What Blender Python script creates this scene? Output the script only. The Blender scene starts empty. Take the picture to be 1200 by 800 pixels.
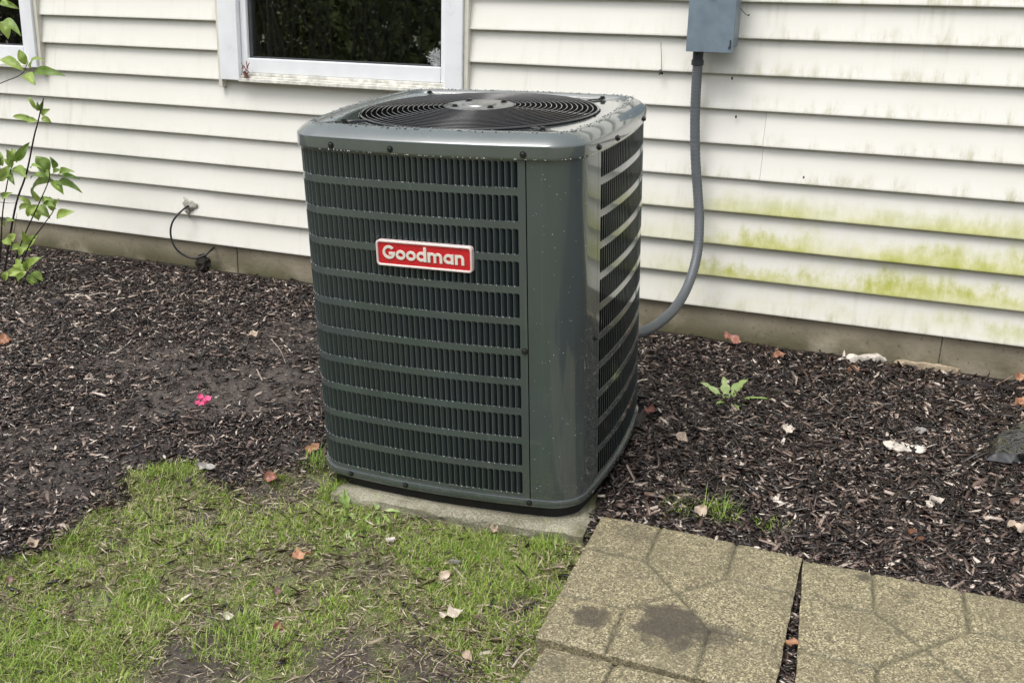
import bpy, math, random
import numpy as np
from mathutils import Vector, Matrix, Euler

random.seed(7)
RNG = np.random.default_rng(11)
C = bpy.context.scene.collection
SC = bpy.context.scene

# ------------------------------------------------------------------ camera
CAM_LOC = (1.14395, -3.61335, 1.1718)
CAM_ROT = (1.27235, -0.0252, 0.40065)
CAM_F = 1258.6 / 1200.0          # focal length in picture widths
cam = bpy.data.cameras.new('camera')
cam.sensor_width = 36.0
cam.lens = CAM_F * 36.0
cam.clip_start = 0.05
cam.clip_end = 400
cam_o = bpy.data.objects.new('camera', cam)
cam_o.location = CAM_LOC
cam_o.rotation_euler = CAM_ROT
C.objects.link(cam_o)
SC.camera = cam_o

# ------------------------------------------------------------------ daylight (overcast)
SUN_EL, SUN_AZ = math.radians(62), math.radians(205)     # azimuth measured clockwise from +Y
world = bpy.data.worlds.new('World')
SC.world = world
world.use_nodes = True
nt = world.node_tree
bg = nt.nodes['Background']
sky = nt.nodes.new('ShaderNodeTexSky')
sky.sky_type = 'NISHITA'
sky.sun_disc = False
sky.sun_elevation = SUN_EL
sky.sun_rotation = SUN_AZ
sky.air_density = 1.0
sky.dust_density = 4.0
sky.ozone_density = 1.0
hsv = nt.nodes.new('ShaderNodeHueSaturation')
hsv.inputs['Saturation'].default_value = 0.20            # cloud cover takes the blue out
nt.links.new(sky.outputs[0], hsv.inputs['Color'])
nt.links.new(hsv.outputs[0], bg.inputs['Color'])
bg.inputs['Strength'].default_value = 0.15
sun = bpy.data.lights.new('sun', 'SUN')
sun.energy = 0.6
sun.angle = math.radians(26)
sun.color = (1.0, 0.96, 0.89)
sun_o = bpy.data.objects.new('sun', sun)
d = Vector((math.sin(SUN_AZ) * math.cos(SUN_EL), math.cos(SUN_AZ) * math.cos(SUN_EL), math.sin(SUN_EL)))
sun_o.rotation_euler = d.to_track_quat('Z', 'Y').to_euler()
sun_o.location = (0, -3, 6)
C.objects.link(sun_o)
SC.view_settings.view_transform = 'Standard'
SC.view_settings.look = 'None'
SC.view_settings.gamma = 1.0
SC.view_settings.use_curve_mapping = False
SC.view_settings.exposure = 0.78
SC.cycles.max_bounces = 6
SC.cycles.diffuse_bounces = 3
SC.cycles.glossy_bounces = 3
SC.cycles.transparent_max_bounces = 8

# ------------------------------------------------------------------ measuring: photograph pixel -> place
CR = np.array(Euler(CAM_ROT, 'XYZ').to_matrix())
CP = np.array(CAM_LOC)


def ray(px, py):
    f = CAM_F * 1200
    return CR @ np.array([(px - 600) / f, -(py - 400) / f, -1.0])


def at_y(px, py, y):
    dd = ray(px, py)
    return CP + dd * ((y - CP[1]) / dd[1])


def sstep(a, b, x):
    t = np.clip((x - a) / (b - a), 0, 1)
    return t * t * (3 - 2 * t)


def hash2(ix, iy, seed):
    h = np.sin(ix * 127.1 + iy * 311.7 + seed * 74.7) * 43758.5453
    return h - np.floor(h)


def vnoise(x, y, seed=0):
    ix, iy = np.floor(x), np.floor(y)
    fx, fy = x - ix, y - iy
    fx, fy = fx * fx * (3 - 2 * fx), fy * fy * (3 - 2 * fy)
    a, b = hash2(ix, iy, seed), hash2(ix + 1, iy, seed)
    c, dd = hash2(ix, iy + 1, seed), hash2(ix + 1, iy + 1, seed)
    return (a + (b - a) * fx) * (1 - fy) + (c + (dd - c) * fx) * fy


def fbm(x, y, seed=0, oct=3):
    s, a, t = 0, 0.5, 0
    for i in range(oct):
        s = s + a * vnoise(x * 2 ** i, y * 2 ** i, seed + i)
        t += a
        a *= 0.5
    return s / t


def in_poly(x, y, poly):
    x, y = np.asarray(x, float), np.asarray(y, float)
    c = np.zeros(x.shape, bool)
    n = len(poly)
    for i in range(n):
        x0, y0 = poly[i]
        x1, y1 = poly[(i + 1) % n]
        if y0 == y1:
            continue
        k = (y0 > y) != (y1 > y)
        c ^= k & (x < (x1 - x0) * (y - y0) / (y1 - y0) + x0)
    return c


def dist_poly(x, y, poly):
    """signed distance, negative inside"""
    x, y = np.asarray(x, float), np.asarray(y, float)
    best = np.full(x.shape, 1e9)
    n = len(poly)
    for i in range(n):
        ax, ay = poly[i]
        bx, by = poly[(i + 1) % n]
        dx, dy = bx - ax, by - ay
        t = np.clip(((x - ax) * dx + (y - ay) * dy) / (dx * dx + dy * dy + 1e-12), 0, 1)
        best = np.minimum(best, np.hypot(x - ax - t * dx, y - ay - t * dy))
    return np.where(in_poly(x, y, poly), -best, best)


def g_base(x, y):
    y = np.asarray(y, float)
    z = 0.083 + 0.096 * np.maximum(y, -1.4) + 0.05 * np.minimum(y + 1.4, 0)
    return np.maximum(z, -0.45)


PAD = [(-0.280, -1.402), (0.411, -1.366), (0.335, -0.60), (-0.325, -0.635)]


def plane_z(x, y, k):
    return k + 0.013187 * x + 0.05905 * y


PAD_K = 0.0360
PAV_K = 0.0470
PAVERS = [
    [(0.428, -1.266), (0.9195, -1.281), (0.948, -1.808), (0.4625, -1.799)],
    [(0.9235, -1.292), (1.420, -1.290), (1.472, -1.800), (0.987, -1.805)],
    [(0.493, -1.824), (0.968, -1.819), (0.985, -2.320), (0.490, -2.330)],
]


def g_first(px, py):
    dd = ray(px, py)
    t = 1.0
    for i in range(60):
        p = CP + dd * t
        t += (p[2] - float(g_base(p[0], p[1]))) / -dd[2] * 0.8
    return CP + dd * t


LAWN_PX = [(-250, 760), (-60, 690), (0, 656), (60, 634), (110, 602), (150, 566), (205, 556), (265, 568), (330, 550), (384, 545)]
LAWN = [tuple(g_first(*q)[:2]) for q in LAWN_PX] + [(-0.29, -1.375), (0.41, -1.345), (0.50, -1.36), (0.56, -2.36), (0.9, -2.36), (0.9, -3.6), (-2.6, -3.6)]


def ground_z(x, y, fine=True):
    x, y = np.asarray(x, float), np.asarray(y, float)
    z = g_base(x, y)
    dl = dist_poly(x, y, LAWN)
    z = z - 0.028 * (1 - sstep(-0.06, 0.03, dl))
    near = np.exp(-((x + 0.5) ** 2 + (y + 1.3) ** 2) / 9.0)
    z = z + near * 0.030 * (fbm(x * 2.2, y * 2.2, 3) - 0.5) * sstep(0.02, 0.2, -y)
    if fine:
        z = z + near * 0.016 * (fbm(x * 9, y * 9, 8) - 0.5)
    for pl in PAVERS:
        dp = dist_poly(x, y, pl)
        z = np.where(dp < 0.05, np.minimum(z, plane_z(x, y, PAV_K) - 0.022 + 0.024 * sstep(0.0, 0.05, dp)), z)
        z = np.where(dp < -0.01, plane_z(x, y, PAV_K) - 0.03, z)
    dp = dist_poly(x, y, PAD)
    z = np.where((dp < 0.05) & (y > -1.355) & (x < 0.3), np.minimum(z, plane_z(x, y, PAD_K) - 0.006 + 0.012 * sstep(0, 0.05, dp)), z)
    z = np.where(dp < -0.015, plane_z(x, y, PAD_K) - 0.03, z)
    return z


def on_ground(px, py):
    dd = ray(px, py)
    p = g_first(px, py)
    t = (p - CP) @ dd / (dd @ dd)
    for i in range(12):
        p = CP + dd * t
        t += (p[2] - float(ground_z(p[0], p[1]))) / -dd[2] * 0.7
    return CP + dd * t


# ------------------------------------------------------------------ materials
def new_mat(name):
    m = bpy.data.materials.new(name)
    m.use_nodes = True
    n = m.node_tree
    return m, n, n.nodes['Principled BSDF']


def node(n, typ, ins=None, **props):
    o = n.nodes.new(typ)
    for k, v in props.items():
        setattr(o, k, v)
    for k, v in (ins or {}).items():
        s = o.inputs[k]
        if isinstance(v, bpy.types.NodeSocket):
            n.links.new(v, s)
        else:
            s.default_value = v
    return o


def noise(n, scale, detail=4, vec=None, rough=0.55, dist=0.0):
    o = node(n, 'ShaderNodeTexNoise', {'Scale': scale, 'Detail': detail, 'Roughness': rough, 'Distortion': dist})
    if vec is not None:
        n.links.new(vec, o.inputs['Vector'])
    return o.outputs['Fac']


def ramp(n, fac, stops, interp='LINEAR'):
    r = node(n, 'ShaderNodeValToRGB')
    r.color_ramp.interpolation = interp
    el = r.color_ramp.elements
    while len(el) > len(stops):
        el.remove(el[-1])
    while len(el) < len(stops):
        el.new(0.5)
    for e, (p, c) in zip(el, stops):
        e.position = p
        e.color = (c[0], c[1], c[2], 1) if not isinstance(c, (int, float)) else (c, c, c, 1)
    n.links.new(fac, r.inputs['Fac'])
    return r.outputs['Color']


def mixc(n, fac, a, b, mode='MIX'):
    o = node(n, 'ShaderNodeMix', data_type='RGBA', blend_type=mode)
    for k, v in ((0, fac), (6, a), (7, b)):
        s = o.inputs[k]
        if isinstance(v, bpy.types.NodeSocket):
            n.links.new(v, s)
        else:
            s.default_value = v if isinstance(v, (int, float)) else (v[0], v[1], v[2], 1)
    return o.outputs[2]


def math_(n, op, a, b=0.0, c=0.0, clamp=False):
    o = node(n, 'ShaderNodeMath', operation=op, use_clamp=clamp)
    for i, v in enumerate((a, b, c)):
        if isinstance(v, bpy.types.NodeSocket):
            n.links.new(v, o.inputs[i])
        else:
            o.inputs[i].default_value = v
    return o.outputs[0]


def smap(n, v, a, b, lo=0.0, hi=1.0):
    o = node(n, 'ShaderNodeMapRange', {'Value': v, 'From Min': a, 'From Max': b, 'To Min': lo, 'To Max': hi}, interpolation_type='SMOOTHSTEP')
    return o.outputs[0]


def bump(n, bsdf, h, strength=0.3, dist=0.002):
    b = node(n, 'ShaderNodeBump', {'Height': h, 'Strength': strength, 'Distance': dist})
    n.links.new(b.outputs[0], bsdf.inputs['Normal'])


def objco(n):
    return node(n, 'ShaderNodeTexCoord').outputs['Object']


def scaled(n, vec, s):
    return node(n, 'ShaderNodeMapping', {'Vector': vec, 'Scale': s}).outputs[0]


def simple(name, col, rough=0.5, metal=0.0, var=0.15, scale=30, bmp=0.0, coat=0.0, spec=0.5):
    m, n, b = new_mat(name)
    co = objco(n)
    f = noise(n, scale, 4, co)
    dk = tuple(c * (1 - var) for c in col)
    lt = tuple(min(1, c * (1 + var)) for c in col)
    n.links.new(ramp(n, f, [(0.3, dk), (0.7, lt)]), b.inputs['Base Color'])
    n.links.new(smap(n, f, 0.3, 0.7, max(0, rough - 0.08), min(1, rough + 0.08)), b.inputs['Roughness'])
    b.inputs['Metallic'].default_value = metal
    b.inputs['Coat Weight'].default_value = coat
    b.inputs['Coat Roughness'].default_value = 0.08
    b.inputs['Specular IOR Level'].default_value = spec
    if bmp:
        bump(n, b, f, bmp, 0.003)
    return m


Z0, EXPO = 0.2, 0.11304     # lower lip of the lowest course, exposure of a course


def siding_mat():
    m, n, b = new_mat('vinyl_siding')
    geo = node(n, 'ShaderNodeNewGeometry')
    pos = geo.outputs['Position']
    sep = node(n, 'ShaderNodeSeparateXYZ', {'Vector': pos})
    X, Z = sep.outputs[0], sep.outputs[2]
    crs = math_(n, 'DIVIDE', math_(n, 'SUBTRACT', Z, Z0), EXPO)
    fr = math_(n, 'FRACT', crs)                              # 0 at a lip, 1 under the next
    low = math_(n, 'SUBTRACT', 1.0, fr)
    base = mixc(n, noise(n, 3.0, 3, pos), (0.705, 0.69, 0.632), (0.775, 0.765, 0.715))
    # rain streaks and grey dirt
    st = noise(n, 1.0, 5, scaled(n, pos, (26, 1, 2.2)), 0.6)
    dirt = math_(n, 'MULTIPLY', smap(n, st, 0.5, 0.75), smap(n, noise(n, 2.2, 3, pos), 0.45, 0.7), clamp=True)
    base = mixc(n, math_(n, 'MULTIPLY', dirt, 0.5), base, (0.46, 0.445, 0.34))
    # mould specks gathered above the lips, mostly on the right-hand stretch
    right = smap(n, X, -0.2, 0.9)
    sp = noise(n, 1.0, 6, scaled(n, pos, (17, 1, 5.5)), 0.72)
    speck = math_(n, 'MULTIPLY', smap(n, sp, 0.46, 0.72), smap(n, low, 0.45, 0.95))
    speck = math_(n, 'MULTIPLY', speck, math_(n, 'ADD', math_(n, 'MULTIPLY', right, 0.75), 0.22))
    base = mixc(n, speck, base, (0.43, 0.42, 0.28))
    # green algae: low courses on the right
    big = noise(n, 1.0, 3, scaled(n, pos, (3.1, 1, 4.3)), 0.5)
    med = noise(n, 1.0, 6, scaled(n, pos, (17, 1, 9.5)), 0.70)
    hgt = math_(n, 'MULTIPLY', smap(n, Z, 0.14, 0.34), smap(n, Z, 0.68, 0.50))
    xm = math_(n, 'ADD', math_(n, 'MULTIPLY', smap(n, X, 0.20, 0.50), 0.72), math_(n, 'MULTIPLY', smap(n, X, -0.6, 0.0), 0.28))
    a = math_(n, 'ADD', math_(n, 'MULTIPLY', low, 0.62), math_(n, 'ADD', math_(n, 'MULTIPLY', big, 0.62), math_(n, 'MULTIPLY', med, 0.9)))
    wash = math_(n, 'ADD', math_(n, 'MULTIPLY', low, 0.25), math_(n, 'ADD', math_(n, 'MULTIPLY', big, 0.75), math_(n, 'MULTIPLY', med, 0.55)))
    wash = math_(n, 'MULTIPLY', smap(n, wash, 0.62, 1.02), math_(n, 'MULTIPLY', math_(n, 'MULTIPLY', smap(n, Z, 0.18, 0.34), smap(n, Z, 0.60, 0.47)), smap(n, X, 0.12, 0.5)), clamp=True)
    base = mixc(n, math_(n, 'MULTIPLY', wash, 0.9), base, (0.60, 0.595, 0.33))
    a = math_(n, 'MULTIPLY', smap(n, a, 0.92, 1.32), math_(n, 'MULTIPLY', math_(n, 'MULTIPLY', hgt, smap(n, noise(n, 1.0, 3, scaled(n, pos, (2.2, 1, 7.0))), 0.32, 0.60, 0.10, 1.0)), xm), clamp=True)
    col = mixc(n, smap(n, med, 0.35, 0.68), (0.56, 0.56, 0.25), (0.38, 0.40, 0.075))
    base = mixc(n, math_(n, 'MULTIPLY', a, 1.0, clamp=True), base, col)
    n.links.new(base, b.inputs['Base Color'])
    b.inputs['Roughness'].default_value = 0.42
    b.inputs['Specular IOR Level'].default_value = 0.35
    grain = noise(n, 1.0, 5, scaled(n, pos, (7, 40, 150)), 0.6)
    bump(n, b, grain, 0.18, 0.0015)
    return m


def concrete_mat(name, c0, c1, moss=0.0, speck=0.4, scale=1.0):
    m, n, b = new_mat(name)
    co = node(n, 'ShaderNodeNewGeometry').outputs['Position']
    big = noise(n, 5 * scale, 4, co)
    fine = noise(n, 190 * scale, 3, co, 0.7)
    col = ramp(n, big, [(0.3, c0), (0.7, c1)])
    col = mixc(n, math_(n, 'MULTIPLY', smap(n, fine, 0.42, 0.66), speck), col, tuple(min(1, c * 1.7) for c in c1))
    col = mixc(n, math_(n, 'MULTIPLY', smap(n, fine, 0.46, 0.3), speck), col, tuple(c * 0.35 for c in c0))
    if moss:
        mk = math_(n, 'MULTIPLY', smap(n, noise(n, 7, 5, co), 0.46, 0.66), moss)
        col = mixc(n, mk, col, (0.085, 0.085, 0.035))
    n.links.new(col, b.inputs['Base Color'])
    b.inputs['Roughness'].default_value = 0.75
    bump(n, b, math_(n, 'ADD', fine, math_(n, 'MULTIPLY', big, 0.5)), 0.5, 0.003)
    return m


def foundation_mat():
    m, n, b = new_mat('foundation_concrete')
    co = node(n, 'ShaderNodeNewGeometry').outputs['Position']
    sep = node(n, 'ShaderNodeSeparateXYZ', {'Vector': co})
    col = ramp(n, noise(n, 4, 5, co), [(0.3, (0.215, 0.185, 0.132)), (0.7, (0.38, 0.335, 0.25))])
    col = mixc(n, math_(n, 'MULTIPLY', smap(n, noise(n, 60, 3, co), 0.6, 0.72), 0.7), col, (0.09, 0.08, 0.06))
    mo = math_(n, 'MULTIPLY', smap(n, noise(n, 5, 4, co), 0.33, 0.56), smap(n, sep.outputs[2], 0.20, 0.07))
    col = mixc(n, math_(n, 'MULTIPLY', mo, 0.9), col, (0.075, 0.072, 0.025))
    n.links.new(col, b.inputs['Base Color'])
    b.inputs['Roughness'].default_value = 0.85
    bump(n, b, noise(n, 45, 5, co), 0.5, 0.006)
    return m


def paver_mat(name, stains, seed):
    m, n, b = new_mat(name)
    co = node(n, 'ShaderNodeNewGeometry').outputs['Position']
    co2 = node(n, 'ShaderNodeMapping', {'Vector': co, 'Location': (seed * 3.7, seed * 1.9, 0)}).outputs[0]
    big = noise(n, 6, 4, co2)
    mid = noise(n, 38, 4, co2)
    vor = node(n, 'ShaderNodeTexVoronoi', {'Vector': co2, 'Scale': 330.0})
    grain = node(n, 'ShaderNodeSeparateColor', {'Color': vor.outputs['Color']}).outputs[0]
    col = ramp(n, grain, [(0.0, (0.078, 0.064, 0.038)), (0.30, (0.165, 0.142, 0.085)), (0.65, (0.27, 0.235, 0.140)), (0.88, (0.40, 0.35, 0.21)), (1.0, (0.56, 0.50, 0.345))])
    col = mixc(n, math_(n, 'MULTIPLY', smap(n, big, 0.36, 0.66), 0.5), col, (0.16, 0.14, 0.075), 'MULTIPLY') if False else mixc(n, math_(n, 'MULTIPLY', smap(n, big, 0.42, 0.68), 0.4), col, (0.150, 0.130, 0.082))
    col = mixc(n, math_(n, 'MULTIPLY', smap(n, mid, 0.52, 0.70), 0.5), col, (0.095, 0.085, 0.055))
    at = node(n, 'ShaderNodeAttribute', attribute_name='joint')
    col = mixc(n, math_(n, 'MULTIPLY', at.outputs['Fac'], 0.72), col, (0.062, 0.058, 0.034))
    for (sx, sy, r, k) in stains:
        v = node(n, 'ShaderNodeVectorMath', {0: co, 1: (sx, sy, -0.03)}, operation='DISTANCE').outputs['Value']
        v = math_(n, 'ADD', v, math_(n, 'MULTIPLY', math_(n, 'SUBTRACT', noise(n, 22, 4, co), 0.5), r * 1.35))
        col = mixc(n, math_(n, 'MULTIPLY', smap(n, v, r * 1.08, r * 0.62), k * 0.95), col, (0.055, 0.045, 0.034))
    n.links.new(col, b.inputs['Base Color'])
    n.links.new(smap(n, mid, 0.3, 0.7, 0.55, 0.85), b.inputs['Roughness'])
    h = math_(n, 'ADD', grain, math_(n, 'MULTIPLY', mid, 1.2))
    bump(n, b, h, 0.55, 0.0025)
    return m


def ground_mat():
    m, n, b = new_mat('soil')
    co = node(n, 'ShaderNodeNewGeometry').outputs['Position']
    lawn = node(n, 'ShaderNodeAttribute', attribute_name='lawn').outputs['Fac']
    mud = node(n, 'ShaderNodeAttribute', attribute_name='mud').outputs['Fac']
    f = noise(n, 90, 5, co, 0.65)
    g = noise(n, 14, 4, co)
    mul = ramp(n, f, [(0.3, (0.010, 0.0075, 0.006)), (0.55, (0.026, 0.019, 0.016)), (0.72, (0.075, 0.06, 0.05))])
    md = ramp(n, f, [(0.3, (0.036, 0.028, 0.024)), (0.7, (0.105, 0.085, 0.074))])
    mul = mixc(n, mud, mul, md)
    lw = ramp(n, f, [(0.3, (0.065, 0.054, 0.034)), (0.7, (0.21, 0.18, 0.12))])
    lw = mixc(n, math_(n, 'MULTIPLY', smap(n, g, 0.40, 0.60), 0.7), lw, (0.15, 0.19, 0.05))
    lw = mixc(n, mud, lw, md)
    n.links.new(mixc(n, lawn, mul, lw), b.inputs['Base Color'])
    n.links.new(smap(n, g, 0.35, 0.65, 0.42, 0.75), b.inputs['Roughness'])
    bump(n, b, math_(n, 'ADD', f, math_(n, 'MULTIPLY', g, 0.6)), 0.8, 0.008)
    return m


def island_mat(name, stops, rough=0.5, spec=0.5, interp='LINEAR', transl=0.0):
    m, n, b = new_mat(name)
    geo = node(n, 'ShaderNodeNewGeometry')
    col = ramp(n, geo.outputs['Random Per Island'], stops, interp)
    f = noise(n, 160, 3, geo.outputs['Position'])
    col = mixc(n, 0.55, col, ramp(n, f, [(0.3, 0.35), (0.7, 1.5)]), 'MULTIPLY')
    n.links.new(col, b.inputs['Base Color'])
    b.inputs['Roughness'].default_value = rough
    b.inputs['Specular IOR Level'].default_value = spec
    if transl:
        b.inputs['Subsurface Weight'].default_value = 0
        tr = node(n, 'ShaderNodeBsdfTranslucent', {'Color': col})
        mx = node(n, 'ShaderNodeMixShader', {0: transl, 1: b.outputs[0], 2: tr.outputs[0]})
        n.links.new(mx.outputs[0], n.nodes['Material Output'].inputs['Surface'])
    return m


def leaf_mat(name, c0, c1, transl=0.3, rough=0.45, scale=55):
    m, n, b = new_mat(name)
    co = objco(n)
    rnd = node(n, 'ShaderNodeObjectInfo').outputs['Random']
    f = math_(n, 'ADD', math_(n, 'MULTIPLY', noise(n, scale, 4, co), 0.6), math_(n, 'MULTIPLY', rnd, 0.4))
    col = ramp(n, f, [(0.25, c0), (0.75, c1)])
    n.links.new(col, b.inputs['Base Color'])
    b.inputs['Roughness'].default_value = rough
    bump(n, b, noise(n, scale * 2, 3, co), 0.3, 0.002)
    tr = node(n, 'ShaderNodeBsdfTranslucent', {'Color': col})
    mx = node(n, 'ShaderNodeMixShader', {0: transl, 1: b.outputs[0], 2: tr.outputs[0]})
    n.links.new(mx.outputs[0], n.nodes['Material Output'].inputs['Surface'])
    return m


def glass_mat():
    m, n, b = new_mat('window_glass')
    n.nodes.remove(b)
    fr = node(n, 'ShaderNodeFresnel', {'IOR': 1.5})
    k = math_(n, 'MULTIPLY', fr.outputs[0], 5.6, clamp=True)
    wob = noise(n, 4, 2, objco(n))
    bp = node(n, 'ShaderNodeBump', {'Height': wob, 'Strength': 0.012, 'Distance': 0.01})
    gl = node(n, 'ShaderNodeBsdfGlossy', {'Roughness': 0.015, 'Color': (1, 1, 1, 1), 'Normal': bp.outputs[0]})
    tp = node(n, 'ShaderNodeBsdfTransparent', {'Color': (0.75, 0.8, 0.77, 1)})
    mx = node(n, 'ShaderNodeMixShader', {0: k, 1: tp.outputs[0], 2: gl.outputs[0]})
    n.links.new(mx.outputs[0], n.nodes['Material Output'].inputs['Surface'])
    return m


def paint_mat(name, col, rough=0.22, coat=0.5, dust=0.35, cior=1.6, splash=0.0):
    m, n, b = new_mat(name)
    co = objco(n)
    f = noise(n, 9, 5, scaled(n, co, (1, 1, 0.35)))
    fine = noise(n, 420, 2, co)
    c = ramp(n, f, [(0.3, tuple(x * 0.9 for x in col)), (0.7, tuple(x * 1.12 for x in col))])
    st = noise(n, 1.0, 4, scaled(n, co, (70, 70, 1.5)))
    c = mixc(n, math_(n, 'MULTIPLY', smap(n, st, 0.56, 0.78), dust), c, tuple(x * 1.9 + 0.02 for x in col))
    oz = node(n, 'ShaderNodeSeparateXYZ', {'Vector': co}).outputs[2]
    spl = math_(n, 'MULTIPLY', smap(n, oz, 0.16, -0.02), smap(n, noise(n, 120, 5, co, 0.7), 0.50, 0.62))
    c = mixc(n, math_(n, 'MULTIPLY', spl, splash), c, (0.12, 0.10, 0.075))
    n.links.new(c, b.inputs['Base Color'])
    n.links.new(smap(n, f, 0.3, 0.7, rough - 0.05, rough + 0.1), b.inputs['Roughness'])
    b.inputs['Coat Weight'].default_value = coat
    b.inputs['Coat Roughness'].default_value = 0.04
    b.inputs['Coat IOR'].default_value = cior
    bump(n, b, math_(n, 'ADD', math_(n, 'MULTIPLY', fine, 0.15), noise(n, 6, 2, co)), 0.05, 0.004)
    return m


M = {}
M['siding'] = siding_mat()
M['foundation'] = foundation_mat()
M['white'] = simple('white_vinyl', (0.80, 0.815, 0.84), 0.35, var=0.04, scale=12)
M['sillwhite'] = simple('dirty_white_vinyl', (0.68, 0.67, 0.61), 0.45, var=0.30, scale=34)
M['cream'] = simple('cream_trim', (0.66, 0.64, 0.56), 0.45, var=0.05)
M['gasket'] = simple('dark_gasket', (0.05, 0.055, 0.06), 0.5)
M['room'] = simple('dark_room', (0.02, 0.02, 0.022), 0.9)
M['glass'] = glass_mat()
M['paint'] = paint_mat('green_grey_paint', (0.055, 0.072, 0.072), 0.16, 0.8, 0.3, 1.6, 0.5)
M['cap'] = paint_mat('cap_paint', (0.072, 0.090, 0.088), 0.12, 1.0, 0.12, 1.85)
M['louver'] = paint_mat('louver_paint', (0.025, 0.036, 0.041), 0.26, 0.4, 0.1)
M['black'] = simple('black_metal', (0.006, 0.006, 0.007), 0.35)
M['coil'] = simple('coil_black', (0.004, 0.004, 0.005), 0.7)  # coil colour, also used as painted shade on louver backs and below the pan
M['wire'] = simple('black_coated_wire', (0.010, 0.010, 0.012), 0.16, coat=0.7)
M['zinc'] = simple('zinc_plate', (0.24, 0.245, 0.24), 0.30, metal=0.7, var=0.3)
M['bolt'] = simple('dark_bolt', (0.012, 0.014, 0.014), 0.35)
M['red'] = simple('badge_red', (0.55, 0.012, 0.022), 0.3, coat=0.4, var=0.06)
M['badgeedge'] = simple('badge_white_edge', (0.72, 0.60, 0.58), 0.35, coat=0.3, var=0.05)
M['letter'] = simple('letter_cream', (0.74, 0.71, 0.64), 0.3, var=0.06)
M['box'] = simple('box_blue_grey', (0.170, 0.220, 0.265), 0.38, var=0.10, scale=25)
M['boxdark'] = simple('box_dark', (0.03, 0.035, 0.04), 0.5)
M['conduit'] = simple('conduit_grey', (0.105, 0.115, 0.125), 0.42, var=0.06)
M['cable'] = simple('cable_black', (0.012, 0.012, 0.013), 0.4)
M['foam'] = simple('grey_sealant', (0.34, 0.33, 0.28), 0.8, var=0.5, scale=90, bmp=0.5)
M['clod'] = simple('dark_clod', (0.022, 0.017, 0.012), 0.9, var=0.5, scale=120, bmp=0.6)
M['pad'] = concrete_mat('pad_concrete', (0.13, 0.122, 0.085), (0.29, 0.275, 0.205), 1.0, 0.5)
M['soil'] = ground_mat()
M['chips'] = island_mat('mulch_chips', [(0.0, (0.0065, 0.0040, 0.0032)), (0.50, (0.015, 0.0088, 0.0070)), (0.76, (0.034, 0.0200, 0.0155)),
                                        (0.90, (0.080, 0.050, 0.040)), (0.97, (0.16, 0.110, 0.088)), (1.0, (0.27, 0.20, 0.16))], 0.36, 0.6)
M['palechips'] = island_mat('pale_chips', [(0.0, (0.14, 0.10, 0.08)), (0.4, (0.29, 0.22, 0.18)), (0.75, (0.47, 0.39, 0.33)), (1.0, (0.70, 0.62, 0.54))], 0.5, 0.5)
M['grass'] = island_mat('grass_blades', [(0.0, (0.095, 0.155, 0.016)), (0.20, (0.20, 0.36, 0.035)), (0.50, (0.41, 0.55, 0.085)), (0.72, (0.52, 0.64, 0.18)),
                                         (0.84, (0.60, 0.56, 0.27)), (0.94, (0.62, 0.54, 0.36)), (1.0, (0.20, 0.15, 0.08))], 0.40, 0.5, transl=0.42)
M['straw'] = island_mat('dead_straw', [(0.0, (0.06, 0.043, 0.028)), (0.3, (0.19, 0.145, 0.095)), (0.7, (0.40, 0.33, 0.23)), (1.0, (0.62, 0.54, 0.42))], 0.5, 0.4)
M['tuft'] = island_mat('tuft_blades', [(0.0, (0.12, 0.24, 0.022)), (0.5, (0.28, 0.44, 0.05)), (0.85, (0.44, 0.54, 0.13)), (1.0, (0.45, 0.42, 0.22))], 0.42, 0.5, transl=0.25)
M['leafgreen'] = leaf_mat('shrub_leaf', (0.10, 0.19, 0.030), (0.36, 0.47, 0.12), 0.3)
M['leafyoung'] = leaf_mat('young_shrub_leaf', (0.21, 0.33, 0.05), (0.42, 0.53, 0.14), 0.3)
M['weed'] = leaf_mat('weed_leaf', (0.22, 0.35, 0.07), (0.50, 0.62, 0.27), 0.25)
M['twig'] = simple('dark_twig', (0.022, 0.016, 0.016), 0.6, var=0.3)
M['drystick'] = simple('dry_stick', (0.40, 0.34, 0.28), 0.7, var=0.35, scale=80)
M['palewood'] = simple('pale_wood', (0.60, 0.55, 0.48), 0.7, var=0.3, scale=45, bmp=0.6)
M['slab'] = simple('tan_wood', (0.36, 0.29, 0.20), 0.7, var=0.35, scale=60, bmp=0.5)
M['redwood'] = simple('red_brown_bark', (0.13, 0.055, 0.03), 0.6, var=0.4, scale=60, bmp=0.5)
M['orangeleaf'] = leaf_mat('orange_leaf', (0.28, 0.115, 0.06), (0.52, 0.29, 0.17), 0.1, 0.4)
M['redleaf'] = leaf_mat('russet_leaf', (0.22, 0.08, 0.055), (0.42, 0.20, 0.15), 0.1, 0.35)
M['tanleaf'] = leaf_mat('tan_leaf', (0.38, 0.28, 0.20), (0.64, 0.53, 0.42), 0.1, 0.45)
M['paleleaf'] = leaf_mat('pale_leaf', (0.52, 0.44, 0.36), (0.76, 0.70, 0.62), 0.1, 0.45)
M['brownleaf'] = leaf_mat('brown_leaf', (0.10, 0.06, 0.045), (0.23, 0.145, 0.11), 0.1, 0.4)
M['greyleaf'] = leaf_mat('grey_leaf', (0.17, 0.16, 0.15), (0.36, 0.34, 0.32), 0.1, 0.3)
M['pink'] = leaf_mat('pink_petal', (0.72, 0.05, 0.20), (0.85, 0.16, 0.36), 0.2, 0.5)
M['stone'] = simple('pale_pebble', (0.62, 0.57, 0.50), 0.6, var=0.2, scale=60, bmp=0.3)
M['plastic'] = simple('black_plastic_film', (0.006, 0.0065, 0.007), 0.07, coat=1.0)
M['plastic'].node_tree.nodes['Principled BSDF'].inputs['Coat IOR'].default_value = 1.5
M['web'] = simple('grey_web', (0.45, 0.46, 0.46), 0.8)
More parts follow.
